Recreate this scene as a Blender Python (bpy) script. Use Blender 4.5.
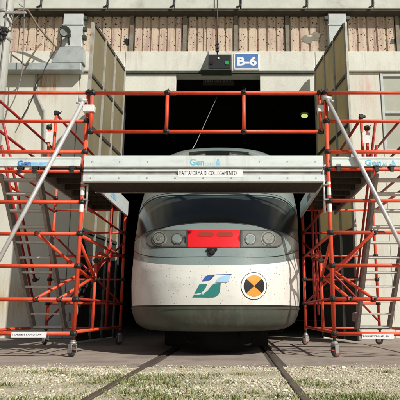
import bpy, bmesh, math, random
from mathutils import Vector, Matrix
import numpy as np
random.seed(7); rng = np.random.default_rng(7)
for o in list(bpy.data.objects): bpy.data.objects.remove(o)
S = bpy.context.scene
COL = S.collection
R = math.radians

# ------------------------------------------------------------------ camera, sky, sun, exposure
CAM_H, PITCH, F, U0 = 0.57, R(12.1), 532.0, 237.0
cam = bpy.data.cameras.new('camera'); cam_o = bpy.data.objects.new('camera', cam); COL.objects.link(cam_o)
cam_o.location = (0, 0, CAM_H); cam_o.rotation_euler = (R(90) + PITCH, 0, 0)
cam.sensor_width = 36; cam.lens = 36 * F / 400; cam.shift_x = -(U0 - 200) / 400
cam.clip_start = 0.05; cam.clip_end = 2000
S.camera = cam_o
SUN_AZ, SUN_EL = R(43), R(40.5)
wd = bpy.data.worlds.new('World'); S.world = wd; wd.use_nodes = True
sky = wd.node_tree.nodes.new('ShaderNodeTexSky'); sky.sky_type = 'NISHITA'; sky.sun_disc = False
sky.sun_elevation = SUN_EL; sky.sun_rotation = math.pi - SUN_AZ; sky.air_density = 1.0; sky.dust_density = 1.5
wd.node_tree.links.new(sky.outputs[0], wd.node_tree.nodes['Background'].inputs[0])
wd.node_tree.nodes['Background'].inputs[1].default_value = 0.05
sl = bpy.data.lights.new('sun', 'SUN'); sl.energy = 4.4; sl.angle = R(0.53); sl.color = (1.0, 0.965, 0.895)
so = bpy.data.objects.new('sun', sl); COL.objects.link(so)
sd = Vector((math.sin(SUN_AZ) * math.cos(SUN_EL), -math.cos(SUN_AZ) * math.cos(SUN_EL), math.sin(SUN_EL)))
so.rotation_euler = sd.to_track_quat('Z', 'Y').to_euler(); so.location = (20, -20, 20)
S.view_settings.view_transform = 'Standard'; S.view_settings.look = 'None'
S.view_settings.exposure = 0.15; S.view_settings.gamma = 1

# ------------------------------------------------------------------ measuring helpers
def P(u, v, Y):
    """world point at depth Y that the photograph shows at pixel u, v"""
    z = Y * math.tan(PITCH + math.atan((200 - v) / F))
    zc = Y * math.cos(PITCH) + z * math.sin(PITCH)
    return Vector(((u - U0) * zc / F, Y, CAM_H + z))
def GY(v): return CAM_H / math.tan(math.atan((v - 200) / F) - PITCH)
def G(u, v):
    p = P(u, v, GY(v)); return Vector((p.x, p.y, 0))

# ------------------------------------------------------------------ materials
def new_mat(name):
    m = bpy.data.materials.new(name); m.use_nodes = True
    return m, m.node_tree, m.node_tree.nodes['Principled BSDF']
def ramp(nt, a, b, ca=(0, 0, 0, 1), cb=(1, 1, 1, 1)):
    n = nt.nodes.new('ShaderNodeValToRGB'); e = n.color_ramp.elements
    e[0].position = a; e[1].position = b; e[0].color = ca; e[1].color = cb; return n
def coords(nt, scale=(1, 1, 1)):
    t = nt.nodes.new('ShaderNodeTexCoord'); mp = nt.nodes.new('ShaderNodeMapping'); mp.inputs['Scale'].default_value = scale
    nt.links.new(t.outputs['Object'], mp.inputs[0]); return mp
def noise(nt, vec, scale, detail=6, rough=.6):
    n = nt.nodes.new('ShaderNodeTexNoise'); n.inputs['Scale'].default_value = scale
    n.inputs['Detail'].default_value = detail; n.inputs['Roughness'].default_value = rough
    nt.links.new(vec.outputs[0], n.inputs['Vector']); return n
def mixc(nt, fac, a, b, mode='MIX'):
    n = nt.nodes.new('ShaderNodeMix'); n.data_type = 'RGBA'; n.blend_type = mode
    for sock, val in ((n.inputs[0], fac), (n.inputs[6], a), (n.inputs[7], b)):
        if isinstance(val, (int, float)): sock.default_value = val
        elif isinstance(val, (tuple, list)): sock.default_value = (*val[:3], 1)
        else: nt.links.new(val, sock)
    return n.outputs[2]
def mat(name, c1, c2=None, rough=.6, metal=0, nscale=6, stretch=(1, 1, 1), lo=.35, hi=.65, bump=.0, bscale=60, speck=None, speck_scale=40,
        speck_t=.12, dirt=None, dirt_scale=1.5, dirt_lo=.5, dirt_hi=.75, coat=0, spec=.5, streak=None, spot=None, speck2d=False):
    m, nt, b = new_mat(name)
    vec = coords(nt, stretch)
    n = noise(nt, vec, nscale); r = ramp(nt, lo, hi); nt.links.new(n.outputs[0], r.inputs[0])
    col = mixc(nt, r.outputs[0], c1, c2 or tuple(x * .8 for x in c1))
    if dirt:
        v2 = coords(nt, stretch); d = noise(nt, v2, dirt_scale, 8, .7); dr = ramp(nt, dirt_lo, dirt_hi); nt.links.new(d.outputs[0], dr.inputs[0])
        col = mixc(nt, dr.outputs[0], col, dirt)
    if streak:
        v5 = coords(nt, (5, 5, .35)); sn = noise(nt, v5, 1.3, 7, .7); sr_ = ramp(nt, .55, .78); nt.links.new(sn.outputs[0], sr_.inputs[0])
        col = mixc(nt, sr_.outputs[0], col, streak)
    for (px_, pz_, rx_, rz_, pc_) in (spot or []):
        v6 = coords(nt, (1 / rx_, .01, 1 / rz_)); v6.inputs['Location'].default_value = (-px_ / rx_, 0, -pz_ / rz_)
        gn = noise(nt, coords(nt, (14, 14, 1.5)), 1.0, 6, .7)
        ln = nt.nodes.new('ShaderNodeVectorMath'); ln.operation = 'LENGTH'; nt.links.new(v6.outputs[0], ln.inputs[0])
        mr = nt.nodes.new('ShaderNodeMapRange'); mr.inputs[1].default_value = 1; mr.inputs[2].default_value = .2; nt.links.new(ln.outputs['Value'], mr.inputs[0])
        mu_ = nt.nodes.new('ShaderNodeMath'); mu_.operation = 'MULTIPLY'; nt.links.new(mr.outputs[0], mu_.inputs[0])
        gr = ramp(nt, .38, .6); nt.links.new(gn.outputs[0], gr.inputs[0]); nt.links.new(gr.outputs[0], mu_.inputs[1])
        col = mixc(nt, mu_.outputs[0], col, pc_)
    if speck:
        v3 = coords(nt); vo = nt.nodes.new('ShaderNodeTexVoronoi'); vo.inputs['Scale'].default_value = speck_scale
        if speck2d: v3.inputs['Rotation'].default_value = (R(90), 0, 0); vo.voronoi_dimensions = '2D'
        nt.links.new(v3.outputs[0], vo.inputs['Vector'])
        sep = nt.nodes.new('ShaderNodeSeparateColor'); nt.links.new(vo.outputs['Color'], sep.inputs[0])
        tm = nt.nodes.new('ShaderNodeMapRange'); tm.inputs[1].default_value = .2; tm.inputs[2].default_value = 1; tm.inputs[3].default_value = speck_t * .35; tm.inputs[4].default_value = speck_t * 1.25
        nt.links.new(sep.outputs[1], tm.inputs[0])
        lt = nt.nodes.new('ShaderNodeMath'); lt.operation = 'LESS_THAN'; nt.links.new(vo.outputs['Distance'], lt.inputs[0]); nt.links.new(tm.outputs[0], lt.inputs[1])
        cn = noise(nt, coords(nt), 1.7, 4, .6); cg = nt.nodes.new('ShaderNodeMapRange'); cg.inputs[1].default_value = .36; cg.inputs[2].default_value = .64; cg.inputs[3].default_value = .97; cg.inputs[4].default_value = .30
        nt.links.new(cn.outputs[0], cg.inputs[0])
        gt = nt.nodes.new('ShaderNodeMath'); gt.operation = 'GREATER_THAN'; nt.links.new(sep.outputs[0], gt.inputs[0]); nt.links.new(cg.outputs[0], gt.inputs[1])
        mu = nt.nodes.new('ShaderNodeMath'); mu.operation = 'MULTIPLY'; nt.links.new(lt.outputs[0], mu.inputs[0]); nt.links.new(gt.outputs[0], mu.inputs[1])
        col = mixc(nt, mu.outputs[0], col, speck)
    nt.links.new(col, b.inputs['Base Color'])
    rr = nt.nodes.new('ShaderNodeMapRange'); rr.inputs[3].default_value = max(.03, rough - .1); rr.inputs[4].default_value = min(1, rough + .1)
    nt.links.new(n.outputs[0], rr.inputs[0]); nt.links.new(rr.outputs[0], b.inputs['Roughness'])
    b.inputs['Metallic'].default_value = metal; b.inputs['Coat Weight'].default_value = coat
    b.inputs['Specular IOR Level'].default_value = spec
    if bump:
        v4 = coords(nt); bn = noise(nt, v4, bscale, 5, .65); bu = nt.nodes.new('ShaderNodeBump'); bu.inputs['Strength'].default_value = bump
        bu.inputs['Distance'].default_value = .02; nt.links.new(bn.outputs[0], bu.inputs['Height']); nt.links.new(bu.outputs[0], b.inputs['Normal'])
    return m
def plain(name, c, rough=.5, metal=0, emit=None, es=0):
    m, nt, b = new_mat(name); b.inputs['Base Color'].default_value = (*c, 1); b.inputs['Roughness'].default_value = rough
    b.inputs['Metallic'].default_value = metal
    if emit: b.inputs['Emission Color'].default_value = (*emit, 1); b.inputs['Emission Strength'].default_value = es
    return m
M = {}
M['orange'] = mat('orange_paint', (.78, .088, .030), (.66, .064, .022), rough=.52, nscale=9, dirt=(.40, .085, .05), dirt_scale=6, dirt_lo=.54, dirt_hi=.70, bump=.08, bscale=90, speck=(.16, .10, .08), speck_scale=55, speck_t=.16)
M['red_rail'] = mat('red_paint', (.42, .030, .020), (.34, .022, .016), rough=.5, nscale=9, dirt=(.22, .05, .035), dirt_scale=6, bump=.05)
M['clamp'] = mat('black_plastic', (.012, .012, .012), (.03, .028, .026), rough=.55, nscale=30)
M['alu'] = mat('aluminium', (.72, .78, .765), (.64, .70, .685), rough=.45, metal=.08, nscale=3, stretch=(1, 4, 4), dirt=(.50, .52, .50), dirt_scale=3, dirt_lo=.55, dirt_hi=.85, bump=.05, streak=(.52, .53, .50))
M['alu_tube'] = mat('silver_tube', (.66, .66, .65), (.55, .55, .53), rough=.38, metal=.4, nscale=8, dirt=(.36, .34, .3), dirt_scale=7, dirt_lo=.58, dirt_hi=.8)
M['alu_dull'] = mat('dull_aluminium', (.36, .33, .30), (.26, .24, .22), rough=.6, metal=.2, nscale=8, dirt=(.16, .13, .11), dirt_scale=6)
M['tread'] = mat('ribbed_tread', (.66, .66, .61), (.52, .52, .48), rough=.5, metal=.15, nscale=14, stretch=(1, 6, 1))
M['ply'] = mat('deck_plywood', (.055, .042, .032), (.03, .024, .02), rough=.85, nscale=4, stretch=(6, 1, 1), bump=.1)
M['sticker'] = mat('white_sticker', (.78, .78, .76), (.66, .66, .64), rough=.5, nscale=20)
M['ink'] = plain('black_ink', (.015, .015, .016), .6)
M['cyan'] = mat('cyan_print', (.13, .46, .62), (.22, .56, .70), rough=.5, nscale=20)
M['cyan_bg'] = mat('blue_print', (.16, .50, .74), (.30, .60, .78), rough=.5, nscale=14, dirt=(.5, .58, .62), dirt_scale=14, dirt_lo=.5, dirt_hi=.7)
M['rubber'] = mat('wheel_rubber', (.05, .045, .04), (.10, .08, .07), rough=.8, nscale=25)
M['wheel_red'] = mat('red_wheel', (.40, .10, .08), (.30, .08, .06), rough=.6, nscale=20)
M['steel'] = mat('galvanised_steel', (.48, .47, .44), (.36, .35, .33), rough=.45, metal=.5, nscale=12)
M['concrete'] = mat('facade_concrete', (.70, .71, .63), (.62, .62, .54), rough=.9, nscale=1.6, stretch=(1, 1, .6), lo=.3, hi=.7, dirt=(.50, .42, .37), dirt_scale=1.1, dirt_lo=.5, dirt_hi=.78, bump=.3, bscale=25, streak=(.50, .43, .38))
M['wall'] = mat('whitewashed_wall', (.69, .685, .60), (.60, .59, .51), rough=.92, nscale=1.2, stretch=(1, 1, .35), lo=.3, hi=.7, dirt=(.50, .43, .34), dirt_scale=.9, dirt_lo=.57, dirt_hi=.80, bump=.2, bscale=18, streak=(.52, .47, .38), spot=[(P(43, 84, 13.3).x, P(43, 84, 13.3).z, .28, .55, (.42, .20, .08)), (P(54, 86, 13.3).x, P(54, 86, 13.3).z, .2, .6, (.46, .25, .12)), (P(365, 90, 13.3).x, P(365, 90, 13.3).z, .35, .8, (.60, .42, .36)), (P(15, 300, 13.3).x, P(15, 300, 13.3).z, 1.2, .7, (.55, .42, .24))])
M['eave'] = mat('eave_board', (.60, .61, .55), (.50, .52, .46), rough=.8, nscale=2, dirt=(.32, .33, .27), dirt_scale=2.2, dirt_lo=.55, dirt_hi=.78, bump=.12)
M['dark_metal'] = mat('dark_green_metal', (.035, .045, .035), (.06, .07, .055), rough=.6, nscale=8)
M['soffit'] = mat('soffit_boards', (.060, .050, .038), (.04, .034, .026), rough=.9, nscale=5)
M['mullion'] = mat('mullion_steel', (.22, .20, .145), (.16, .145, .105), rough=.7, nscale=6, dirt=(.16, .09, .05), dirt_scale=4)
M['column'] = mat('painted_column', (.52, .55, .54), (.44, .47, .46), rough=.7, nscale=3, dirt=(.32, .31, .27), dirt_scale=2.5, dirt_lo=.55, dirt_hi=.78, bump=.1)
M['gutter'] = mat('zinc_gutter', (.44, .48, .47), (.36, .40, .40), rough=.55, metal=.2, nscale=4, dirt=(.26, .25, .22), dirt_scale=3)
M['pole'] = mat('pole_concrete', (.45, .45, .41), (.36, .36, .33), rough=.9, nscale=5, stretch=(1, 1, .3), dirt=(.22, .22, .19), dirt_scale=3, bump=.2)
M['interior'] = mat('shade_interior', (.045, .042, .038), (.028, .026, .024), rough=.95, nscale=2)  # inside surfaces coloured near-black, so the shed's deep shade is in the colour
M['door_frame'] = mat('door_steel', (.42, .41, .35), (.34, .33, .28), rough=.6, nscale=5, dirt=(.18, .14, .10), dirt_scale=4)
M['door_bar'] = mat('door_dark_bar', (.07, .065, .055), (.045, .042, .036), rough=.6, nscale=5)
M['door_low'] = mat('door_lower_sheet', (.040, .040, .036), (.028, .028, .025), rough=.7, nscale=4)  # dark steel sheets, blackened further: shade on the lower leaf is in the colour
M['slab'] = mat('apron_concrete', (.34, .285, .235), (.26, .215, .175), rough=.93, nscale=2.2, lo=.3, hi=.7, dirt=(.16, .12, .10), dirt_scale=1.3, dirt_lo=.48, dirt_hi=.72, bump=.5, bscale=40, speck=(.46, .42, .35), speck_scale=34, speck_t=.2)
M['joint'] = mat('joint_dirt', (.10, .082, .062), (.06, .05, .04), rough=.95, nscale=12)
M['rust'] = mat('rail_rust', (.105, .072, .052), (.065, .046, .036), rough=.7, metal=.25, nscale=14, stretch=(1, .4, 1), bump=.15)
M['rail_top'] = mat('rail_head_worn', (.20, .155, .12), (.13, .10, .08), rough=.45, metal=.5, nscale=10, stretch=(1, .3, 1))
M['cable'] = plain('black_cable', (.03, .03, .028), .6)
M['hose'] = mat('brown_hose', (.20, .14, .085), (.14, .10, .06), rough=.6, nscale=8)
M['wire'] = mat('grey_wire', (.22, .21, .19), (.15, .14, .13), rough=.6, nscale=10)
M['grey_pipe'] = mat('grey_conduit', (.30, .30, .28), (.24, .24, .22), rough=.5, nscale=5)
# train paint
M['t_grey'] = mat('train_grey', (.195, .245, .235), (.175, .22, .21), rough=.30, nscale=1.6, dirt=(.14, .15, .135), dirt_scale=2.4, dirt_lo=.55, dirt_hi=.85, coat=.25, speck=(.11, .10, .085), speck_scale=24, speck_t=.10, speck2d=True)
M['t_white'] = mat('train_white', (.74, .745, .69), (.70, .695, .64), rough=.38, nscale=2, dirt=(.60, .55, .49), dirt_scale=3.5, dirt_lo=.52, dirt_hi=.8, coat=.1, speck=(.30, .20, .17), speck_scale=24, speck_t=.12, speck2d=True, streak=(.63, .58, .51))
M['t_bumper'] = mat('train_bumper', (.070, .080, .060), (.050, .056, .042), rough=.5, nscale=2, stretch=(1, 1, .5), dirt=(.12, .105, .08), dirt_scale=3, dirt_lo=.5, dirt_hi=.75, speck=(.13, .115, .09), speck_scale=30, speck_t=.13, speck2d=True, streak=(.115, .11, .09))
M['t_glass'] = mat('train_dark_glass', (.022, .030, .030), (.027, .035, .034), rough=.22, nscale=3, spec=.45)
M['t_screen'] = mat('windscreen_glass', (.014, .016, .015), (.016, .018, .017), rough=.12, nscale=3, spec=.9)
_b = M['t_screen'].node_tree.nodes['Principled BSDF']; _b.inputs['IOR'].default_value = 2.5
for _l in list(_b.inputs['Roughness'].links): M['t_screen'].node_tree.links.remove(_l)
_b.inputs['Roughness'].default_value = .03; _b.inputs['Specular IOR Level'].default_value = .5
M['t_black'] = plain('black_trim', (.010, .010, .010), .45)
M['t_red'] = mat('red_panel', (.66, .012, .016), (.58, .010, .014), rough=.4, nscale=4)
M['t_marker'] = mat('marker_lamp', (.30, .035, .02), (.22, .05, .03), rough=.3, nscale=30)
M['t_bezel'] = mat('lamp_bezel', (.060, .060, .055), (.045, .045, .04), rough=.45, nscale=8)
M['t_house'] = mat('lamp_housing', (.15, .155, .14), (.11, .115, .105), rough=.4, nscale=12)
M['t_ring'] = plain('lamp_ring', (.42, .43, .39), .3, .6)
M['t_lens'] = mat('lamp_lens', (.55, .57, .50), (.30, .32, .28), rough=.14, nscale=22, metal=.5)
M['t_under'] = mat('underframe', (.010, .010, .010), (.014, .013, .012), rough=.95, spec=.1)
M['g_green'] = plain('logo_green', (.025, .20, .185), .4); M['g_blue'] = plain('logo_blue', (.035, .09, .33), .4); M['g_light'] = plain('logo_light_blue', (.33, .55, .72), .4)
M['g_white'] = plain('logo_white', (.78, .77, .73), .4); M['g_orange'] = plain('roundel_orange', (.72, .29, .035), .45); M['g_black'] = plain('roundel_black', (.012, .012, .014), .45)
M['sign_blue'] = mat('sign_blue', (.07, .17, .42), (.09, .20, .46), rough=.4, nscale=5)
M['sign_white'] = plain('sign_white', (.80, .80, .80), .45)

# perforated cladding: pitted, streaked, with many small dark holes
m, nt, b = new_mat('perforated_cladding'); M['clad'] = m
vec = coords(nt); n1 = noise(nt, vec, 1.6); r1 = ramp(nt, .35, .66); nt.links.new(n1.outputs[0], r1.inputs[0])
c = mixc(nt, r1.outputs[0], (.60, .50, .375), (.53, .42, .325))
vs = coords(nt, (5, 5, .5)); n2 = noise(nt, vs, 1.5, 6, .7); r2 = ramp(nt, .46, .70); nt.links.new(n2.outputs[0], r2.inputs[0])
c = mixc(nt, r2.outputs[0], c, (.33, .20, .18))
tot = None
for sc, th, keep in ((7.5, .165, .22), (13, .20, .28)):
    vd = coords(nt); vd.inputs['Rotation'].default_value = (R(90), 0, 0); vo = nt.nodes.new('ShaderNodeTexVoronoi'); vo.voronoi_dimensions = '2D'; vo.inputs['Scale'].default_value = sc
    nt.links.new(vd.outputs[0], vo.inputs['Vector'])
    dn = noise(nt, coords(nt), 22, 3, .6); ad = nt.nodes.new('ShaderNodeVectorMath'); ad.operation = 'MULTIPLY_ADD'; ad.inputs[1].default_value = (.05, .05, .05)
    nt.links.new(dn.outputs['Color'], ad.inputs[0]); nt.links.new(vd.outputs[0], ad.inputs[2]); nt.links.new(ad.outputs[0], vo.inputs['Vector'])
    sep = nt.nodes.new('ShaderNodeSeparateColor'); nt.links.new(vo.outputs['Color'], sep.inputs[0])
    tm = nt.nodes.new('ShaderNodeMapRange'); tm.inputs[1].default_value = keep; tm.inputs[2].default_value = 1; tm.inputs[3].default_value = th * .35; tm.inputs[4].default_value = th
    nt.links.new(sep.outputs[0], tm.inputs[0])
    lt = nt.nodes.new('ShaderNodeMath'); lt.operation = 'LESS_THAN'; nt.links.new(vo.outputs['Distance'], lt.inputs[0]); nt.links.new(tm.outputs[0], lt.inputs[1])
    cn = noise(nt, coords(nt), .9, 3, .5); cg = nt.nodes.new('ShaderNodeMapRange'); cg.inputs[1].default_value = .35; cg.inputs[2].default_value = .65; cg.inputs[3].default_value = .75; cg.inputs[4].default_value = keep * .5
    nt.links.new(cn.outputs[0], cg.inputs[0])
    gt = nt.nodes.new('ShaderNodeMath'); gt.operation = 'GREATER_THAN'; nt.links.new(sep.outputs[1], gt.inputs[0]); nt.links.new(cg.outputs[0], gt.inputs[1])
    mu = nt.nodes.new('ShaderNodeMath'); mu.operation = 'MULTIPLY'; nt.links.new(lt.outputs[0], mu.inputs[0]); nt.links.new(gt.outputs[0], mu.inputs[1])
    c = mixc(nt, mu.outputs[0], c, (.035, .022, .016))
nt.links.new(c, b.inputs['Base Color']); b.inputs['Roughness'].default_value = .9
# translucent door panes (dirty fibreglass)
m, nt, b = new_mat('fibreglass_pane'); M['pane'] = m
vec = coords(nt, (1, 1, .5)); n1 = noise(nt, vec, 1.8); r1 = ramp(nt, .35, .65); nt.links.new(n1.outputs[0], r1.inputs[0])
c = mixc(nt, r1.outputs[0], (.52, .46, .31), (.43, .38, .25))
nt.links.new(c, b.inputs['Base Color']); b.inputs['Roughness'].default_value = .6
tr = nt.nodes.new('ShaderNodeBsdfTranslucent'); nt.links.new(c, tr.inputs[0])
ms = nt.nodes.new('ShaderNodeMixShader'); ms.inputs[0].default_value = .62
nt.links.new(b.outputs[0], ms.inputs[1]); nt.links.new(tr.outputs[0], ms.inputs[2]); nt.links.new(ms.outputs[0], nt.nodes['Material Output'].inputs[0])
M['win_pane'] = mat('dusty_window', (.40, .42, .34), (.33, .35, .28), rough=.35, nscale=2, dirt=(.46, .43, .34), dirt_scale=2)
# gravel ground
M['ground'] = mat('sandy_ground', (.56, .50, .37), (.45, .40, .28), rough=.97, nscale=5, lo=.3, hi=.7, dirt=(.22, .20, .11), dirt_scale=1.4, dirt_lo=.5, dirt_hi=.72, bump=.5, bscale=60, speck=(.56, .52, .43), speck_scale=45, speck_t=.3)

# ------------------------------------------------------------------ object helpers
def link(o, parent=None):
    COL.objects.link(o)
    if parent: o.parent = parent
    return o
def thing(name, label, cat, group=None, loc=(0, 0, 0), kind=None):
    o = bpy.data.objects.new(name, None); o.location = loc; COL.objects.link(o); tag(o, label, cat, group, kind)
    bpy.context.view_layer.update(); return o
def tag(o, label=None, cat=None, group=None, kind=None):
    if label: o['label'] = label
    if cat: o['category'] = cat
    if group: o['group'] = group
    if kind: o['kind'] = kind
    return o
def off(parent):
    """all geometry is written in world coordinates: undo the parents' places"""
    v = Vector((0, 0, 0))
    while parent is not None: v += Vector(parent.location); parent = parent.parent
    return v
def obj(name, bm, m, parent=None, smooth=False):
    me = bpy.data.meshes.new(name)
    if parent: bmesh.ops.translate(bm, verts=bm.verts, vec=-off(parent))
    bm.normal_update(); bm.to_mesh(me); bm.free()
    for mm in (m if isinstance(m, (list, tuple)) else [m]): me.materials.append(mm)
    if smooth:
        me.polygons.foreach_set('use_smooth', [True] * len(me.polygons))
    return link(bpy.data.objects.new(name, me), parent)
def b_box(bm, x0, x1, y0, y1, z0, z1, bevel=0):
    r = bmesh.ops.create_cube(bm, size=1)
    for v in r['verts']:
        v.co = Vector((x0 + (v.co.x + .5) * (x1 - x0), y0 + (v.co.y + .5) * (y1 - y0), z0 + (v.co.z + .5) * (z1 - z0)))
    if bevel:
        es = list({e for v in r['verts'] for e in v.link_edges})
        bmesh.ops.bevel(bm, geom=es, offset=bevel, segments=1, affect='EDGES')
def box(name, x0, x1, y0, y1, z0, z1, m, parent=None, bevel=0):
    bm = bmesh.new(); b_box(bm, min(x0, x1), max(x0, x1), min(y0, y1), max(y0, y1), min(z0, z1), max(z0, z1), bevel); return obj(name, bm, m, parent)
def b_tube(bm, pts, r, seg=10, cap=True):
    pts = [Vector(p) for p in pts]; rings = []; n = len(pts)
    up = None
    for i, p in enumerate(pts):
        d = (pts[min(i + 1, n - 1)] - pts[max(i - 1, 0)]).normalized()
        if up is None: up = Vector((0, 0, 1)) if abs(d.z) < .9 else Vector((0, 1, 0))
        s = d.cross(up).normalized(); t = s.cross(d).normalized(); up = t
        rr = r[i] if isinstance(r, (list, tuple)) else r
        rings.append([bm.verts.new(p + (s * math.cos(a) + t * math.sin(a)) * rr) for a in [2 * math.pi * k / seg for k in range(seg)]])
    for i in range(n - 1):
        for k in range(seg):
            f = bm.faces.new((rings[i][k], rings[i][(k + 1) % seg], rings[i + 1][(k + 1) % seg], rings[i + 1][k])); f.smooth = True
    if cap: bm.faces.new(rings[0][::-1]); bm.faces.new(rings[-1])
def tube(name, pts, r, m, parent=None, seg=10):
    bm = bmesh.new(); b_tube(bm, pts, r, seg); bmesh.ops.recalc_face_normals(bm, faces=bm.faces); return obj(name, bm, m, parent)
def smooth_path(pts, n=8):
    pts = [Vector(p) for p in pts]; out = []
    for i in range(len(pts) - 1):
        p0, p1, p2, p3 = pts[max(i - 1, 0)], pts[i], pts[i + 1], pts[min(i + 2, len(pts) - 1)]
        for k in range(n):
            t = k / n
            out.append(.5 * ((2 * p1) + (p2 - p0) * t + (2 * p0 - 5 * p1 + 4 * p2 - p3) * t * t + (3 * p1 - p0 - 3 * p2 + p3) * t ** 3))
    return out + [pts[-1]]
def prism_xz(name, poly, y0, y1, m, parent=None):
    """polygon in the x-z plane given depth from y0 to y1"""
    bm = bmesh.new(); a = [bm.verts.new((x, y0, z)) for x, z in poly]; c = [bm.verts.new((x, y1, z)) for x, z in poly]
    bm.faces.new(a); bm.faces.new(c[::-1]); k = len(poly)
    for i in range(k): bm.faces.new((a[i], c[i], c[(i + 1) % k], a[(i + 1) % k]))
    bmesh.ops.recalc_face_normals(bm, faces=bm.faces); return obj(name, bm, m, parent)
def text(name, body, x0, x1, z0, z1, y, m, parent, weight=0.0, depth=.0008, fit=True, axis='x'):
    cu = bpy.data.curves.new(name, 'FONT'); cu.body = body; cu.offset = weight; cu.extrude = depth; cu.resolution_u = 3
    to = bpy.data.objects.new(name, cu); COL.objects.link(to)
    me = bpy.data.meshes.new_from_object(to.evaluated_get(bpy.context.evaluated_depsgraph_get()))
    bpy.data.objects.remove(to)
    co = np.array([v.co[:] for v in me.vertices]); lo, hi = co.min(0), co.max(0)
    sx = (x1 - x0) / (hi[0] - lo[0]); sz = (z1 - z0) / (hi[1] - lo[1])
    bm = bmesh.new(); bm.from_mesh(me); bpy.data.meshes.remove(me)
    for v in bm.verts:
        a = (v.co.x - lo[0]) * sx
        if axis == 'x': v.co = Vector((x0 + a, y - v.co.z, z0 + (v.co.y - lo[1]) * sz))
        else: v.co = Vector((y + v.co.z * axis, x0 + a, z0 + (v.co.y - lo[1]) * sz))
    return obj(name, bm, m, parent)

# ------------------------------------------------------------------ GROUND
Y_EDGE = GY(366.6)
def grid_sheet(name, x0, x1, y0, y1, z, m, nx=1, ny=1):
    bm = bmesh.new(); vs = [[bm.verts.new((x0 + (x1 - x0) * i / nx, y0 + (y1 - y0) * j / ny, z)) for i in range(nx + 1)] for j in range(ny + 1)]
    for j in range(ny):
        for i in range(nx): bm.faces.new((vs[j][i], vs[j][i + 1], vs[j + 1][i + 1], vs[j + 1][i]))
    return obj(name, bm, m)
tag(grid_sheet('ground', -300, 300, -300, 300, -.010, M['ground']), 'pale sandy ground in front of the concrete apron', None, None, 'structure')
apron = bpy.data.objects.new('pavement', None); COL.objects.link(apron); tag(apron, 'pinkish concrete apron in front of and under the train', None, None, 'structure')
XT = -.28                                                            # track centre
GAUGE = 1.505
xl, xr = XT - GAUGE / 2, XT + GAUGE / 2
cols = [(-14, -8.2), (-8.2, -5.4), (-5.4, -3.1), (-3.1, xl - .075), (xl + .075, xr - .075), (xr + .075, 3.4), (3.4, 6.2), (6.2, 14)]
rows = [Y_EDGE, 8.9, 11.4, 13.6, 18, 26, 48]
for x0, x1 in cols:
    for j in range(len(rows) - 1):
        dz = random.uniform(-.003, .002)
        g = .006
        bm = bmesh.new(); b_box(bm, x0 + g, x1 - g, rows[j] + g, rows[j + 1] - g, -.2, dz, .008)
        obj('slab', bm, M['slab'], apron)
# joint filler just below the slab tops
o = box('joint_filler', -14, 14, Y_EDGE + .05, 48, -.21, -.0065, M['joint'], apron)
# rails
prof = [(-.036, 0), (-.036, -.03), (-.012, -.045), (-.010, -.115), (-.065, -.135), (-.065, -.15), (.065, -.15), (.065, -.135), (.010, -.115), (.012, -.045), (.036, -.03), (.036, 0), (.026, .006), (-.026, .006)]
for x, lb in ((xl, 'rusty rail left of the train centre, crossing the grass towards the camera'), (xr, 'rusty rail right of the train centre, edged by sparse gravel')):
    bm = bmesh.new(); rings = [[bm.verts.new((x + a * .88, y, z + .001)) for a, z in prof] for y in (-30, 5, 7, 9, 12, 47)]
    for i in range(len(rings) - 1):
        for k in range(len(prof)):
            f = bm.faces.new((rings[i][k], rings[i][(k + 1) % len(prof)], rings[i + 1][(k + 1) % len(prof)], rings[i + 1][k]))
            if k in (11, 12, 13): f.material_index = 1
    bmesh.ops.recalc_face_normals(bm, faces=bm.faces)
    tag(obj('railway_rail', bm, [M['rust'], M['rail_top']]), lb, 'rail', 'rails of the track')
# gravel
def ico():
    t = (1 + 5 ** .5) / 2
    v = np.array([(-1, t, 0), (1, t, 0), (-1, -t, 0), (1, -t, 0), (0, -1, t), (0, 1, t), (0, -1, -t), (0, 1, -t), (t, 0, -1), (t, 0, 1), (-t, 0, -1), (-t, 0, 1)], float)
    f = np.array([(0, 11, 5), (0, 5, 1), (0, 1, 7), (0, 7, 10), (0, 10, 11), (1, 5, 9), (5, 11, 4), (11, 10, 2), (10, 7, 6), (7, 1, 8), (3, 9, 4), (3, 4, 2), (3, 2, 6), (3, 6, 8), (3, 8, 9), (4, 9, 5), (2, 4, 11), (6, 2, 10), (8, 6, 7), (9, 8, 1)])
    return v / np.linalg.norm(v[0]), f
IV, IF = ico()
def scatter_stones(name, xy, size, m, z=-.06):
    n = len(xy); vv = IV[None] * (1 + rng.uniform(-.3, .3, (n, 12, 1)))
    a = rng.uniform(0, 6.28, n); ca, sa = np.cos(a), np.sin(a)
    vv = vv * (size[:, None] * rng.uniform(.6, 1.25, (n, 3)) * np.array([1, 1, .7]))[:, None, :]
    x = vv[..., 0] * ca[:, None] - vv[..., 1] * sa[:, None]; y = vv[..., 0] * sa[:, None] + vv[..., 1] * ca[:, None]
    vv = np.stack([x + xy[:, :1], y + xy[:, 1:], vv[..., 2] + z + size[:, None] * .25], -1).reshape(-1, 3)
    ff = (IF[None] + (np.arange(n) * 12)[:, None, None]).reshape(-1, 3)
    me = bpy.data.meshes.new(name); me.from_pydata(vv.tolist(), [], ff.tolist()); me.update(); me.materials.append(m)
    return link(bpy.data.objects.new(name, me))
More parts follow.
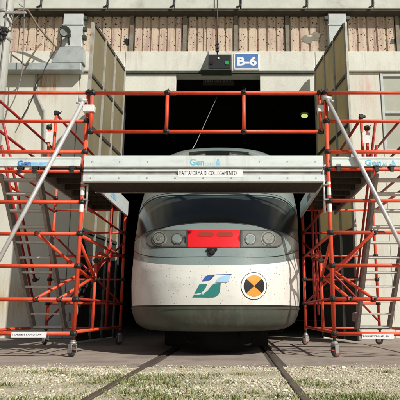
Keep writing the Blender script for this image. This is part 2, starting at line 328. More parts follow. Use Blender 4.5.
# stone colour varies from stone to stone
m, nt, b = new_mat('gravel_stone'); M['stone'] = m
gi = nt.nodes.new('ShaderNodeNewGeometry'); rr = nt.nodes.new('ShaderNodeValToRGB'); e = rr.color_ramp.elements
e[0].color = (.30, .27, .18, 1); e[1].color = (.74, .71, .57, 1)
for p_, c_ in ((.25, (.42, .37, .26, 1)), (.5, (.58, .53, .39, 1)), (.72, (.50, .42, .33, 1)), (.86, (.66, .62, .50, 1))):
    q = rr.color_ramp.elements.new(p_); q.color = c_
nt.links.new(gi.outputs['Random Per Island'], rr.inputs[0]); nt.links.new(rr.outputs[0], b.inputs['Base Color']); b.inputs['Roughness'].default_value = .95
N = 120000
xy = np.stack([rng.uniform(-4.6, 3.6, N), 2.6 + (Y_EDGE - 2.6) * rng.uniform(0, 1, N) ** .8], 1)
keep = (np.abs(xy[:, 0] - xl) > .036) & (np.abs(xy[:, 0] - xr) > .036)
xy = xy[keep]; 
pat = np.sin(xy[:, 0] * 2.3 + 1.7 * np.sin(xy[:, 1] * 3.1)) + np.sin(xy[:, 1] * 5.3 + 2.1 * np.sin(xy[:, 0] * 1.9)) + .8 * np.sin(xy[:, 0] * 7.7 + xy[:, 1] * 4.1)
ok = rng.uniform(-3.0, 1.2, len(xy)) < pat + .5; xy = xy[ok]; sz = rng.gamma(1.6, .0030, len(xy)).clip(.0028, .028) * (.75 + .15 * pat[ok].clip(-2, 2))
ns = 2600; sx_ = rng.uniform(-4.6, 3.6, ns); sy_ = Y_EDGE + np.abs(rng.normal(0, .07, ns)) * (1 + .8 * np.sin(sx_ * 5.1) + .6 * np.sin(sx_ * 13.7))
spill = np.stack([sx_, sy_], 1); spill = spill[(np.abs(sx_ - xl) > .12) & (np.abs(sx_ - xr) > .12)]
tag(scatter_stones('spilled_gravel', spill, rng.gamma(2.0, .0022, len(spill)).clip(.003, .014), M['stone'], -.001), 'fine gravel spilled over the edge of the apron', None, None, 'stuff')
tag(scatter_stones('gravel', xy, sz, M['stone'], -.010), 'pale loose gravel along the apron edge', None, None, 'stuff')
# grass: tufts where the photograph shows green, thin blades elsewhere
m, nt, b = new_mat('grass_blade'); M['grass'] = m
gi = nt.nodes.new('ShaderNodeNewGeometry'); rr = nt.nodes.new('ShaderNodeValToRGB'); e = rr.color_ramp.elements
e[0].color = (.085, .135, .028, 1); e[1].color = (.46, .41, .21, 1)
q = rr.color_ramp.elements.new(.42); q.color = (.15, .20, .05, 1); q = rr.color_ramp.elements.new(.66); q.color = (.30, .29, .12, 1)
nt.links.new(gi.outputs['Random Per Island'], rr.inputs[0]); nt.links.new(rr.outputs[0], b.inputs['Base Color']); b.inputs['Roughness'].default_value = .7
clumps = [(50, 371, .16), (36, 372, .12), (62, 374, .10), (3, 385, .14), (96, 382, .22), (108, 378, .26), (118, 376, .22), (128, 381, .22), (140, 376, .2), (148, 379, .2), (134, 385, .22), (125, 392, .24), (145, 392, .25), (160, 396, .25), (160, 379, .1),
          (172, 377, .18), (182, 375, .16), (166, 383, .2), (176, 386, .16), (207, 378, .12), (214, 375, .10), (190, 392, .2), (205, 398, .25), (166, 399, .2), (231, 382, .08), (308, 383, .18), (304, 381, .14), (318, 385, .15), (300, 396, .12),
          (322, 385, .12), (345, 397, .25), (362, 398, .25), (370, 394, .2), (335, 397, .2), (385, 399, .25), (388, 372, .08), (278, 396, .1), (232, 398, .2), (20, 399, .2), (60, 398, .2), (253, 392, .10), (82, 375, .12), (240, 374, .08), (350, 382, .1)]
gv, gf = [], []
def blade(x, y, h, w, lean):
    a = random.uniform(0, 6.28); ca, sa = math.cos(a), math.sin(a); bx = math.cos(a + 1.57) * lean; by = math.sin(a + 1.57) * lean
    k = len(gv); z = -.010
    gv.extend([(x - ca * w, y - sa * w, z), (x + ca * w, y + sa * w, z), (x + bx * .4 - ca * w * .8, y + by * .4 - sa * w * .8, z + h * .6), (x + bx * .4 + ca * w * .8, y + by * .4 + sa * w * .8, z + h * .6), (x + bx, y + by, z + h)])
    gf.extend([(k, k + 1, k + 3, k + 2), (k + 2, k + 3, k + 4)])
for u, v, r in clumps:
    c = G(u, v)
    for i in range(int(1250 * r)):
        a, d = random.uniform(0, 6.28), r * abs(random.gauss(0, .85))
        x, y = c.x + d * 1.5 * math.cos(a), c.y + d * math.sin(a)
        if y > Y_EDGE + .02: continue
        blade(x, y, random.uniform(.008, .036) * (1.25 - min(1, d / (2 * r))), random.uniform(.0015, .004), random.uniform(.004, .045))
for i in range(9000):
    x, y = random.uniform(-4.2, 3.2), random.uniform(2.8, Y_EDGE + .02)
    blade(x, y, random.uniform(.006, .022), random.uniform(.001, .0028), random.uniform(.005, .03))
me = bpy.data.meshes.new('grass'); me.from_pydata(gv, [], gf); me.update(); me.materials.append(M['grass'])
tag(link(bpy.data.objects.new('grass', me)), 'short patchy grass growing through the gravel', None, None, 'stuff')

# ------------------------------------------------------------------ SHED BUILDING
YF = 13.3
def fx(u, v=72, Y=YF): return P(u, v, Y).x
def fz(v, Y=YF): return P(200, v, Y).z
shed = thing('train_shed', 'pale concrete train shed with perforated cladding above its open dark doorway', 'building', loc=(0, YF, 0))
XL, XR = fx(125), fx(315)
zLin0, zLin1 = fz(72), fz(52)
zTop = fz(8)
# walls
def sub_wall(x0, x1, y0, y1, z0, z1, m=M['wall'], name='wall', bevel=.01): return box(name, x0, x1, y0, y1, z0, z1, m, shed, bevel)
xw0, xw1 = fx(382, 110), fx(470, 110); zw0, zw1 = fz(152), fz(73.5)
sub_wall(-20, fx(78, 100) - .008, YF, YF + .12, 0, zLin0)
sub_wall(fx(78, 100), XL, YF + .02, YF + .12, 0, zLin0)
sub_wall(XR, xw0, YF + .03, YF + .12, 0, zLin0)
sub_wall(xw0 + .003, xw1 - .003, YF + .03, YF + .12, 0, zw0)
sub_wall(xw1, 20, YF + .03, YF + .12, 0, zLin0)
sub_wall(xw0 + .003, xw1 - .003, YF + .03, YF + .12, zw1, zLin0 - .003)
# lintel beam in three lengths
for x0, x1 in ((-20, XL - .006), (XL, XR), (XR + .006, 20)):
    box('lintel', x0, x1, YF - .05, YF + .5, zLin0 + .004, zLin1, M['concrete'], shed, .015)
box('lintel_drip', XL + .002, XR - .002, YF - .035, YF + .02, zLin0 - .05, zLin0, M['dark_metal'], shed)
# header panels either side of the wire slot, behind the lintel
zh = fz(94, YF + .02)
box('header_panel', XL + .004, fx(176, 83, YF + .02), YF + .021, YF + .12, zh, zLin0 - .051, M['concrete'], shed, .01)
box('header_panel', fx(260, 83, YF + .02), XR - .004, YF + .021, YF + .12, zh, zLin0 - .051, M['concrete'], shed, .01)
# cladding: mullions and corrugated perforated sheets between them
YC = YF + .10
mull_u = [-38, 8, 62, 82, 132, 185, 236, 287, 328, 347, 397, 448, 499]
zc0, zc1 = zLin1, fz(8, YC) + .4
def cx(u): return fx(u, 30, YC)
for u in mull_u:
    if u in (62, 82, 328, 347): continue
    box('mullion', cx(u) - .05, cx(u) + .05, YC - .06, YC + .02, zc0 + .002, zc1, M['mullion'], shed)
def cladding(x0, x1):
    pitch = (x1 - x0) / max(1, round((x1 - x0) / .245)); bm = bmesh.new(); xs = []
    n = round((x1 - x0) / pitch)
    for i in range(n):
        a = x0 + i * pitch
        for t, d in ((0, .045), (.10, .045), (.17, 0), (.93, 0)): xs.append((a + t * pitch, d))
    xs.append((x1, .045))
    lo = [bm.verts.new((x, YC + d, zc0)) for x, d in xs]; hi = [bm.verts.new((x, YC + d, zc1)) for x, d in xs]
    lo2 = [bm.verts.new((x, YC + .12, zc0)) for x in (x0, x1)]; hi2 = [bm.verts.new((x, YC + .12, zc1)) for x in (x0, x1)]
    for i in range(len(xs) - 1): bm.faces.new((lo[i], lo[i + 1], hi[i + 1], hi[i]))
    bm.faces.new((lo2[1], lo2[0], hi2[0], hi2[1])); bm.faces.new((lo[0], hi[0], hi2[0], lo2[0])); bm.faces.new((lo[-1], lo2[1], hi2[1], hi[-1]))
    return obj('perforated_panel', bm, M['clad'], shed)
for a, c_ in zip(mull_u[:-1], mull_u[1:]):
    if a in (62, 328): continue
    cladding(cx(a) + (.055 if a not in (82, 347) else 0), cx(c_) - (.055 if c_ not in (62, 328) else 0))
box('cladding_trim', -20, cx(62), YC - .05, YC - .02, fz(15.6, YC), fz(14.6, YC), M['column'], shed)
box('cladding_trim', cx(82), cx(328), YC - .05, YC - .02, fz(15.6, YC), fz(14.6, YC), M['column'], shed)
box('cladding_trim', cx(347), 20, YC - .05, YC - .02, fz(15.6, YC), fz(14.6, YC), M['column'], shed)
# holes and a patch in the cladding
def ragged(name, u, v, ru, rv, m, spikes, d):
    c = P(u, v, YC); rx = abs(fx(u + ru, v, YC) - c.x); rz = abs(fz(v - rv, YC) - c.z); poly = []
    for k in range(spikes * 2):
        a = math.pi * k / spikes; q = random.uniform(.9, 1.2) if k % 2 == 0 else random.uniform(.45, .75)
        if spikes > 11: q = 1 if name == 'round_hole' else random.uniform(.75, 1.1)
        poly.append((c.x + math.cos(a) * rx * q, c.z + math.sin(a) * rz * q))
    return prism_xz(name, poly, YC - d, YC + .05, m, shed)
ragged('torn_hole', 126.5, 41, 3.6, 3.4, M['t_black'], 8, .004); ragged('torn_hole', 127.5, 42.5, 2.2, 3.2, M['t_black'], 12, .005)
ragged('round_hole', 393, 41.5, 2.6, 2.6, M['t_black'], 12, .004)
ragged('grey_patch', 308, 39, 7, 4.5, M['mullion'], 13, .006); ragged('grey_patch', 316, 36.5, 5, 4.8, M['mullion'], 13, .0075); ragged('pale_strip', 310, 36, 3.6, .9, M['column'], 13, .009)
# eave boards with drain hooks
YE = YF - .23
zE = P(200, 8.5, YE).z
jo = [P(u, 4, YE).x for u in (-160, -93, -26, 41, 107.5, 174, 240.5, 307, 373, 440, 506)]
for a, c_ in zip(jo[:-1], jo[1:]): box('eave_board', a + .012, c_ - .012, YE, YE + .5, zE, zE + .75, M['eave'], shed, .02)
box('eave_soffit', jo[0], jo[-1], YE + .03, YC + .1, zE - .05, zE - .003, M['soffit'], shed)
for u in (41, 107.5, 174, 240.5, 307, 373):
    q = P(u, 4, YE - .02)
    tube('drain_hook', smooth_path([q + Vector((.01, 0, .35)), q + Vector((.015, -.01, .05)), q + Vector((0, -.02, -.04)), q + Vector((-.05, -.015, -.085)), q + Vector((-.11, .0, -.095))], 4), .022, M['clamp'], shed, 7)
# roof and dark inside
box('roof', -20, 20, YE + .51, 50, zE + .70, zE + .95, M['eave'], shed)
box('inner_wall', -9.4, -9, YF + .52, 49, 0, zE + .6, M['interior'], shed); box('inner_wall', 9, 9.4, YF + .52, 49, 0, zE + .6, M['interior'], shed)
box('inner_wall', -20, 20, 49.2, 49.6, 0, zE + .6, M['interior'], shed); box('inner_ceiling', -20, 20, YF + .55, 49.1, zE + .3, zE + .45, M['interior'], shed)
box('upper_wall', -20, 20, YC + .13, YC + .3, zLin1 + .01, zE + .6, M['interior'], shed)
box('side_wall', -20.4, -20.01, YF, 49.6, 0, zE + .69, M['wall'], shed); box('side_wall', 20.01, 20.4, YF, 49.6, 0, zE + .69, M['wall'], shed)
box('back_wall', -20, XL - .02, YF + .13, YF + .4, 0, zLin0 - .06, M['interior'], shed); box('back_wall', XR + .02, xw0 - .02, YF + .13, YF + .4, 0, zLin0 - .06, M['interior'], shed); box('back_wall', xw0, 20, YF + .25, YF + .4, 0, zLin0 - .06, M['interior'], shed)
# columns
def column(u0, u1, vlow, dz):
    x0, x1 = fx(u0, 35, YF - .15), fx(u1, 35, YF - .15)
    c = box('column', x0, x1, YF - .14, YF + .2, fz(vlow, YF - .14), zE - .075, M['column'], shed, .012)
    zj = fz(25, YF - .15)
    box('column_band', x0 - .012, x1 + .012, YF - .155, YF - .141, zj, zj + .03, M['gutter'], c)
    return c, x0, x1
cl, clx0, clx1 = column(62, 82, 47, 0)
cr, crx0, crx1 = column(329, 347, 51, 0)
for x in (clx1, crx0, crx1):                                          # bracket teeth beside the columns
    sgn = -1 if x == crx0 else 1
    for v in (13, 20, 31, 39):
        if x != clx1 and v > 25: continue
        z = fz(v, YF); box('bracket', x + sgn * .004, x + sgn * .10, YF - .13, YF - .01, z - .05, z + .05, M['dark_metal'], shed)
# flared hopper at the foot of the left column and the zinc gutter
def fp(u, v, Y): p = P(u, v, Y); return (p.x, p.z)
prism_xz('hopper', [fp(60, 47, YF - .3), fp(83, 47, YF - .3), fp(83, 62, YF - .3), fp(51, 62, YF - .3)], YF - .30, YF - .052, M['gutter'], shed)
box('gutter', P(-60, 66, YF - .32).x, P(81, 66, YF - .32).x, YF - .32, YF - .054, P(0, 70, YF - .32).z, P(0, 62.4, YF - .32).z, M['gutter'], shed, .02)
# right-hand window
wf = box('window', xw0 + .006, xw0 + .075, YF + .0, YF + .12, zw0 + .003, zw1 - .003, M['column'], shed, .006)
box('frame', xw1 - .075, xw1 - .006, YF + .0, YF + .12, zw0 + .003, zw1 - .003, M['column'], wf, .006)
for z in (zw0 + .04, (zw0 + zw1) / 2, zw1 - .04): box('frame', xw0 + .078, xw1 - .078, YF + .01, YF + .11, z - .035, z + .035, M['column'], wf, .006)
zm = (zw0 + zw1) / 2
for z0, z1 in ((zw0 + .078, zm - .038), (zm + .038, zw1 - .078)):
    xm = (xw0 + xw1) / 2
    box('pane', xw0 + .08, xm - .02, YF + .055, YF + .065, z0, z1, M['win_pane'], wf); box('pane', xm + .02, xw1 - .08, YF + .055, YF + .065, z0, z1, M['win_pane'], wf)
    box('frame', xm - .018, xm + .018, YF + .03, YF + .09, z0, z1, M['column'], wf)
# open door leaves: frame, slanting transoms, three columns of panes
def leaf(xh, xf, yf, ts, side, label):
    zt = fz(72) - .03
    root = bpy.data.objects.new('door', None); root.location = (xh, 0, 0); link(root, shed); root['label'] = label
    yh = YF - .12; d = Vector((xf - xh, yf - yh, 0)); nrm = Vector((-d.y, d.x, 0)).normalized(); dn = d.normalized()
    def slab(name, t0, t1, z0, z1, th, m, shift=0):
        a = Vector((xh, yh, 0)) + d * t0; c = Vector((xh, yh, 0)) + d * t1; bm = bmesh.new(); vs = []
        for z in (z0, z1):
            for q, s_ in ((a, 1), (c, 1), (c, -1), (a, -1)): vs.append(bm.verts.new(q + nrm * (th / 2 * s_ + shift) + Vector((0, 0, z))))
        for f in ((0, 1, 2, 3), (7, 6, 5, 4), (0, 4, 5, 1), (1, 5, 6, 2), (2, 6, 7, 3), (3, 7, 4, 0)): bm.faces.new([vs[i] for i in f])
        bmesh.ops.recalc_face_normals(bm, faces=bm.faces); return obj(name, bm, m, root)
    zr = [.08, 1.15, 2.28, 3.42, 4.55, 5.70, zt]
    for i, t in enumerate(ts):
        slab('stile', t - .016, t + .016, .05, zt, .05 if i in (0, 3) else .066, M['door_frame'])
    for z in zr:
        for i in range(3): slab('transom', ts[i] + .0185, ts[i + 1] - .0185, z - .035, z + .035, .060, M['door_bar'])
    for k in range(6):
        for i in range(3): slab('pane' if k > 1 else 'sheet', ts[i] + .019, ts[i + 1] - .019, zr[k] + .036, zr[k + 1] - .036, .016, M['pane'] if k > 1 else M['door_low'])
    slab('edge_strip', .9985, 1.006, .05, zt, .05, M['door_frame'])
    return root
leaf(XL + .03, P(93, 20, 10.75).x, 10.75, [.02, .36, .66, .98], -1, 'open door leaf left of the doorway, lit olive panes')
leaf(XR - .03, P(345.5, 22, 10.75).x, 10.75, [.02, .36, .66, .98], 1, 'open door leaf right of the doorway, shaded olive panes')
# yellow lamp glowing inside, thin pale rod, dim indicator board
bm = bmesh.new(); bmesh.ops.create_uvsphere(bm, u_segments=14, v_segments=8, radius=1)
lp = P(304.5, 116, 19)
for v in bm.verts: v.co = lp + Vector((v.co.x * .13, v.co.y * .11, v.co.z * .075))
lamp = thing('hanging_lamp', 'glowing yellow-green lamp hanging in the dark shed', 'lamp', loc=lp)
obj('bulb', bm, plain('lamp_glow', (.6, .6, .3), .5, 0, (.62, .72, .22), .9), lamp, True)
bm = bmesh.new(); b_tube(bm, [lp + Vector((0, 0, .07)), lp + Vector((0, 0, .16)), lp + Vector((0, 0, .24))], [.2, .1, .04], 14); obj('shade', bm, M['dark_metal'], lamp)
tube('stem', [lp + Vector((0, 0, .24)), Vector((lp.x, lp.y, zE + .3))], .02, M['dark_metal'], lamp, 6)
tag(tube('earthing_rod', [P(217, 97, 13.9), P(196, 143, 11.6) , P(191, 152, 11.2)], .009, M['steel'], None, 6), 'thin pale rod slanting in the doorway above the train', 'rod')
ib = thing('indicator_board', 'dim dark board with faint marks behind the doorway slot', 'board', loc=P(218, 81, YF + .7))
q0, q1 = P(203, 78, YF + .7), P(234, 84.5, YF + .7)
box('board', q0.x, q1.x, YF + .7, YF + .76, q1.z, q0.z, M['interior'], ib)
tube('hanger', [Vector((q0.x + .1, YF + .73, q0.z)), Vector((q0.x + .1, YF + .73, zE + .3))], .015, M['interior'], ib, 6); tube('hanger', [Vector((q1.x - .1, YF + .73, q0.z)), Vector((q1.x - .1, YF + .73, zE + .3))], .015, M['interior'], ib, 6)
for u in (205.5, 208, 210.2, 212.4, 216, 218, 220.5, 224, 227, 230.5):
    p = P(u, 81.3, YF + .698); box('mark', p.x - .018, p.x + .018, YF + .694, YF + .6995, p.z - .02 - random.uniform(0, .015), p.z + .02, M['wire'], ib)

# signal box, B-6 sign
sg = thing('signal_box', 'dark green signal box with green lamp beside the blue sign', 'signal', loc=P(218, 62, YF - .4))
yb = YF - .42
prism_xz('hood', [fp(207, 54.5, yb), fp(231.5, 54.5, yb), fp(231.5, 69.5, yb), fp(200.5, 69.5, yb)], yb, YF - .052, M['dark_metal'], sg)
a0, a1 = P(209, 55.5, yb), P(230.5, 68.3, yb)
box('face', a0.x, a1.x, yb - .012, yb - .001, a1.z, a0.z, M['t_black'], sg)
def disc(name, c, r, m, parent, depth=.03):
    bm = bmesh.new(); b_tube(bm, [c + Vector((0, depth, 0)), c], r, 18); bmesh.ops.recalc_face_normals(bm, faces=bm.faces); return obj(name, bm, m, parent)
disc('green_lens', P(227, 62.5, yb - .03), .055, plain('green_lens', (.01, .22, .06), .3, 0, (.0, .5, .12), .25), sg)
disc('dark_lens', P(211.5, 62.5, yb - .03), .055, plain('dark_lens', (.03, .01, .01), .3), sg)
disc('white_lamp', P(218.5, 58, yb - .03), .022, M['sticker'], sg)
tube('hanger', [P(217.3, 54.5, yb + .1), P(217.3, 0, yb + .1) + Vector((0, 0, .3))], .016, M['cable'], sg, 6)
for v in (48, 44, 51): 
    p = P(217.3, v, yb + .1); box('insulator', p.x - .04, p.x + .04, p.y - .04, p.y + .04, p.z - .028, p.z + .028, M['clamp'], sg, .01)
sign = thing('bay_sign', 'blue B-6 bay sign with white border on the lintel', 'sign', loc=P(247, 61, YF - .13))
ys = YF - .075
a0, a1 = P(234, 53, ys), P(259.5, 69.5, ys)
box('backing', a0.x, a1.x, ys, ys + .022, a1.z, a0.z, M['sign_white'], sign, .004)
bw = .035; box('face', a0.x + bw, a1.x - bw, ys - .004, ys - .0005, a1.z + bw, a0.z - bw, M['sign_blue'], sign)
bw2 = .0
t0, t1 = P(237.3, 56.6, ys), P(256.8, 65.8, ys)
text('lettering', 'B-6', t0.x, t1.x, t1.z, t0.z, ys - .006, M['sign_white'], sign, .035)
for (x, z) in ((a0.x + .02, a0.z - .02), (a1.x - .02, a0.z - .02), (a0.x + .02, a1.z + .02), (a1.x - .02, a1.z + .02)): disc('screw', Vector((x, ys - .004, z)), .010, M['steel'], sign, .004)

# floodlight on the left column
fl = thing('floodlight', 'small dark floodlight bolted to the pale left column', 'light', loc=P(66, 33, YF - .3))
pc = P(65.5, 32, YF - .42)
bm = bmesh.new(); b_tube(bm, [pc + Vector((.02, .26, .04)), pc + Vector((.01, .1, .02)), pc + Vector((0, 0, 0)), pc + Vector((-.01, -.04, -.01))], [.05, .09, .15, .155], 16); obj('housing', bm, M['dark_metal'], fl)
disc('lens', pc + Vector((-.012, -.046, -.012)), .12, M['t_lens'], fl, .004)
tube('arm', [pc + Vector((.02, .2, .02)), pc + Vector((.03, .285, -.22))], .02, M['dark_metal'], fl, 8)

# utility pole at the left edge
Yp = 12.4
pr = P(14, 0, Yp); rad = .19; px0 = pr.x - rad
pole = thing('utility_pole', 'pale weathered utility pole at the left edge with clamped cables', 'pole', loc=(px0, Yp, 0))
tube('mast', [(px0, Yp, 0), (px0, Yp, 6), (px0, Yp, 11)], [.22, .195, .175], M['pole'], pole, 20)
for v in (14, 40):
    z = P(8, v, Yp).z; bm = bmesh.new(); b_tube(bm, [(px0, Yp, z - .04), (px0, Yp, z + .04)], .2, 20); obj('band', bm, M['steel'], pole)
z40 = P(4, 38, Yp).z
for k in range(9):
    p = Vector((px0 + random.uniform(-.22, .2), Yp - .24 + random.uniform(-.05, .05), z40 + random.uniform(-.16, .16)))
    box('cable_clamp', p.x - .07, p.x + .07, p.y - .05, p.y + .05, p.z - .06, p.z + .06, M['clamp'], pole, .02)
box('crossarm', px0 + .1, P(27, 13, Yp - .2).x, Yp - .26, Yp - .2, P(20, 14.5, Yp - .2).z, P(20, 12.5, Yp - .2).z, M['steel'], pole, .01)
tube('riser_cable', [(px0 + .12, Yp - .19, 0), (px0 + .12, Yp - .19, 11)], .016, M['wire'], pole, 6)
def cable(name, pix, Y, r, m, label):
    pts = [P(u, v, Y if not isinstance(Y, (list, tuple)) else Y[i]) for i, (u, v) in enumerate(pix)]
    return tag(tube(name, smooth_path(pts, 6), r, m, None, 7), label, 'cable')
cable('hose', [(10, 15), (17, 11), (25, 9.5), (29, 12), (40, 29), (57, 48)], [12.3, 12.3, 12.5, 12.6, 12.8, 12.95], .026, M['hose'], 'brown hose drooping from the pole crossarm to the hopper')
cable('cable', [(24.5, -10), (24, 25), (23, 52), (22, 72), (17, 92), (11, 106), (6, 112)], 12.7, .014, M['wire'], 'thin grey cable dropping past the cladding beside the pole')
cable('cable', [(57, 48), (48, 62), (42, 75), (36, 84), (33, 97), (22, 118), (19, 124)], [12.95, 12.9, 12.9, 13.0, 13.1, 13.15, 13.15], .014, M['cable'], 'dark cable running from the hopper down the white wall')
cable('cable', [(12, 55), (19, 60), (25, 65), (29, 60), (37, 48), (41, 44)], [12.5, 12.7, 12.85, 12.85, 12.9, 13.0], .022, M['hose'], 'kinked brown cable looping in front of the gutter')
cable('cable', [(8, 28), (13, 22), (18, 16), (24, 9), (19, 4)], 12.2, .012, M['wire'], 'short grey cable curling beside the pole top')
cable('conduit', [(36.5, 72), (36.5, 94), (38, 99), (43, 111), (44, 115), (44, 165)], 13.24, .035, M['grey_pipe'], 'bent grey conduit fixed to the white wall')

# ------------------------------------------------------------------ TRAIN
Zs = [.34, .38, .44, .55, .68, .80, 1.0, 1.23, 1.35, 1.50, 1.75, 1.90, 2.16, 2.44, 2.75, 3.05, 3.375, 3.52, 3.645, 3.74, 3.80, 3.845]
YFs = [7.50, 7.42, 7.37, 7.32, 7.30, 7.285, 7.28, 7.31, 7.38, 7.47, 7.64, 7.82, 8.14, 8.49, 8.78, 9.05, 9.40, 9.645, 9.856, 10.02, 10.13, 10.25]
Ws = [1.10, 1.22, 1.30, 1.36, 1.39, 1.40, 1.41, 1.42, 1.42, 1.43, 1.44, 1.45, 1.47, 1.49, 1.46, 1.42, 1.34, 1.29, 1.22, 1.12, 1.0, .74]
Ls = [1.9, 2.0, 2.1, 2.2, 2.25, 2.3, 2.3, 2.3, 2.3, 2.25, 2.15, 2.05, 1.9, 1.75, 1.6, 1.4, 1.2, 1.1, 1.0, .9, .75, .5]
XC = -.345
NP = 2.5
def cr_interp(z, ys):
    return float(np.interp(z, Zs, ys))
def prof_at(z): return cr_interp(z, YFs), cr_interp(z, Ws), cr_interp(z, Ls)
def surf(x, z):
    yf, w, l = prof_at(z); mm = min(.9995, abs(x - XC) / w)
    return Vector((x, yf + l * (1 - (1 - mm ** NP) ** (1 / NP)), z))
def nrm(x, z, e=.012):
    a = surf(x + e, z) - surf(x - e, z); c = surf(x, z + e) - surf(x, z - e); n = a.cross(c)
    return n.normalized() if n.y < 0 else -n.normalized()
def px_surf(u, v):
    Y = 8.
    for _ in range(40):
        p = P(u, v, Y); Y2 = surf(p.x, p.z).y; Y = Y + (Y2 - Y) * .6
    p = P(u, v, Y); return (p.x, p.z)
train = thing('train', 'grey and white high-speed train nose with red panel in the doorway', 'train', loc=(XC, 9, 0))
ANG = [R(a) for a in np.concatenate([np.linspace(-90, -60, 16), np.linspace(-56, 56, 29), np.linspace(60, 90, 16)])]
def strip(name, zlo, zhi, nz, m, offs=0.0, mlim=None, back=22.0, parent=None):
    bm = bmesh.new(); rowsv = []
    for j in range(nz + 1):
        row = []
        for a in ANG:
            s, c = math.sin(a), math.cos(a)
            mm = abs(s) ** (2 / NP)
            if mlim and mm > mlim: continue
            z = zlo(mm) + (zhi(mm) - zlo(mm)) * j / nz
            yf, w, l = prof_at(z)
            p = Vector((XC + math.copysign(mm, s) * w, yf + l * (1 - max(0, c) ** (2 / NP)), z))
            if offs:
                n = nrm(min(max(p.x, XC - w * .985), XC + w * .985), min(max(z, .36), 3.80)); p += n * offs
            row.append(p)
        if back and not mlim:
            row = [Vector((row[0].x, back, row[0].z))] + row + [Vector((row[-1].x, back, row[-1].z))]
        rowsv.append([bm.verts.new(p) for p in row])
    for j in range(nz):
        for i in range(len(rowsv[0]) - 1):
            f = bm.faces.new((rowsv[j][i], rowsv[j][i + 1], rowsv[j + 1][i + 1], rowsv[j + 1][i])); f.smooth = True
    return obj(name, bm, m, parent or train)
z_wh = lambda mm: 1.225 + .27 * mm ** 3.2
z_lo = lambda mm: 1.90 - .17 * mm ** 2
z_hi = lambda mm: 2.45 + .14 * mm ** 2 - .42 * mm ** 7
C = lambda k: (lambda mm: k)
bum = strip('bumper', C(.34), C(.672), 10, M['t_bumper'], .003)
strip('bumper_lip', C(.640), C(.668), 2, M['t_bumper'], .010)
strip('shadow_gap', C(.664), C(.70), 2, M['t_black'], -.004)
strip('white_band', C(.692), z_wh, 10, M['t_white'])
strip('nose_shell', z_wh, z_lo, 14, M['t_grey'])
strip('dark_glazing', z_lo, z_hi, 14, M['t_glass'], .0)
strip('cab_shell', z_hi, C(3.845), 48, M['t_grey'])
# roof cap closes the top
bm = bmesh.new(); yf, w, l = prof_at(3.845); vs = []
for a in ANG: vs.append(bm.verts.new((XC + math.copysign(abs(math.sin(a)) ** (2 / NP), math.sin(a)) * w, yf + l * (1 - max(0, math.cos(a)) ** (2 / NP)), 3.845)))
vs = [bm.verts.new((XC - w, 22, 3.845))] + vs + [bm.verts.new((XC + w, 22, 3.845))]
top = [bm.verts.new((XC, v.co.y, 3.75)) for v in (vs[0], vs[len(vs) // 2])]
bm.faces.new(vs); bmesh.ops.delete(bm, geom=top, context='VERTS'); bmesh.ops.recalc_face_normals(bm, faces=bm.faces); obj('roof_cap', bm, M['t_grey'], train)
# seams
def seam(zf, mlim=.995, r=.006, m=None, name='seam'):
    pts = []
    for a in ANG:
        mm = abs(math.sin(a)) ** (2 / NP)
        if mm > mlim: continue
        z = zf(mm); x = XC + math.copysign(mm, math.sin(a)) * prof_at(z)[1] * .999
        pts.append(surf(x, z) + nrm(x, z) * .001)
    return tube(name, pts, r, m or M['t_black'], train, 6)
seam(lambda mm: 1.345 + .33 * mm ** 4.5)
seam(lambda mm: z_hi(mm) + .02, .97, .012, M['t_black'], 'upper_gasket')
seam(lambda mm: z_lo(mm) - .004, .97, .007, M['t_black'], 'lower_gasket')
seam(lambda mm: z_hi(mm) + .075, .9, .005)
# upper windscreen and its surround
def patch(name, poly, m, offs, skirt=.02, maxe=.09, parent=None):
    bm = bmesh.new(); bm.faces.new([bm.verts.new((x, 0, z)) for x, z in poly]); bmesh.ops.triangulate(bm, faces=bm.faces)
    for _ in range(5):
        le = [e for e in bm.edges if e.calc_length() > maxe]
        if not le: break
        bmesh.ops.subdivide_edges(bm, edges=le, cuts=1); bmesh.ops.triangulate(bm, faces=[f for f in bm.faces if len(f.verts) > 3])
    bnd = [e for e in bm.edges if e.is_boundary]
    for e in bnd: e.smooth = False
    ext = []
    if skirt:
        r = bmesh.ops.extrude_edge_only(bm, edges=bnd); ext = {v for v in r['geom'] if isinstance(v, bmesh.types.BMVert)}
    for v in bm.verts:
        x, z = v.co.x, v.co.z; v.co = surf(x, z) + nrm(x, z) * (offs - (skirt if v in ext else 0))
    bmesh.ops.recalc_face_normals(bm, faces=bm.faces)
    if sum(f.normal.y * f.calc_area() for f in bm.faces) > 0: bmesh.ops.reverse_faces(bm, faces=bm.faces)
    for f in bm.faces: f.smooth = True
    o = obj(name, bm, m, parent or train)
    return o
def pxpoly(pix): return [px_surf(u, v) for u, v in pix]
ws = []
for k in range(41):
    t = -1 + 2 * k / 40; ws.append((XC + t * .86, 3.665 - .07 * abs(t) ** 2.6 - .16 * abs(t) ** 9))
low = [(XC + .98, 2.78), (XC + .6, 2.72), (XC, 2.70), (XC - .6, 2.72), (XC - .98, 2.78)]
patch('windscreen', ws + low, M['t_screen'], .006)
# pantograph/roof dome is hidden; wiper resting on the glass
tube('wiper', [surf(XC - .25, 3.30) + Vector((0, -.04, .03)), surf(XC + .1, 2.95) + Vector((0, -.04, .03)), surf(XC + .25, 2.76) + Vector((0, -.03, .02))], .012, M['t_black'], train, 6)
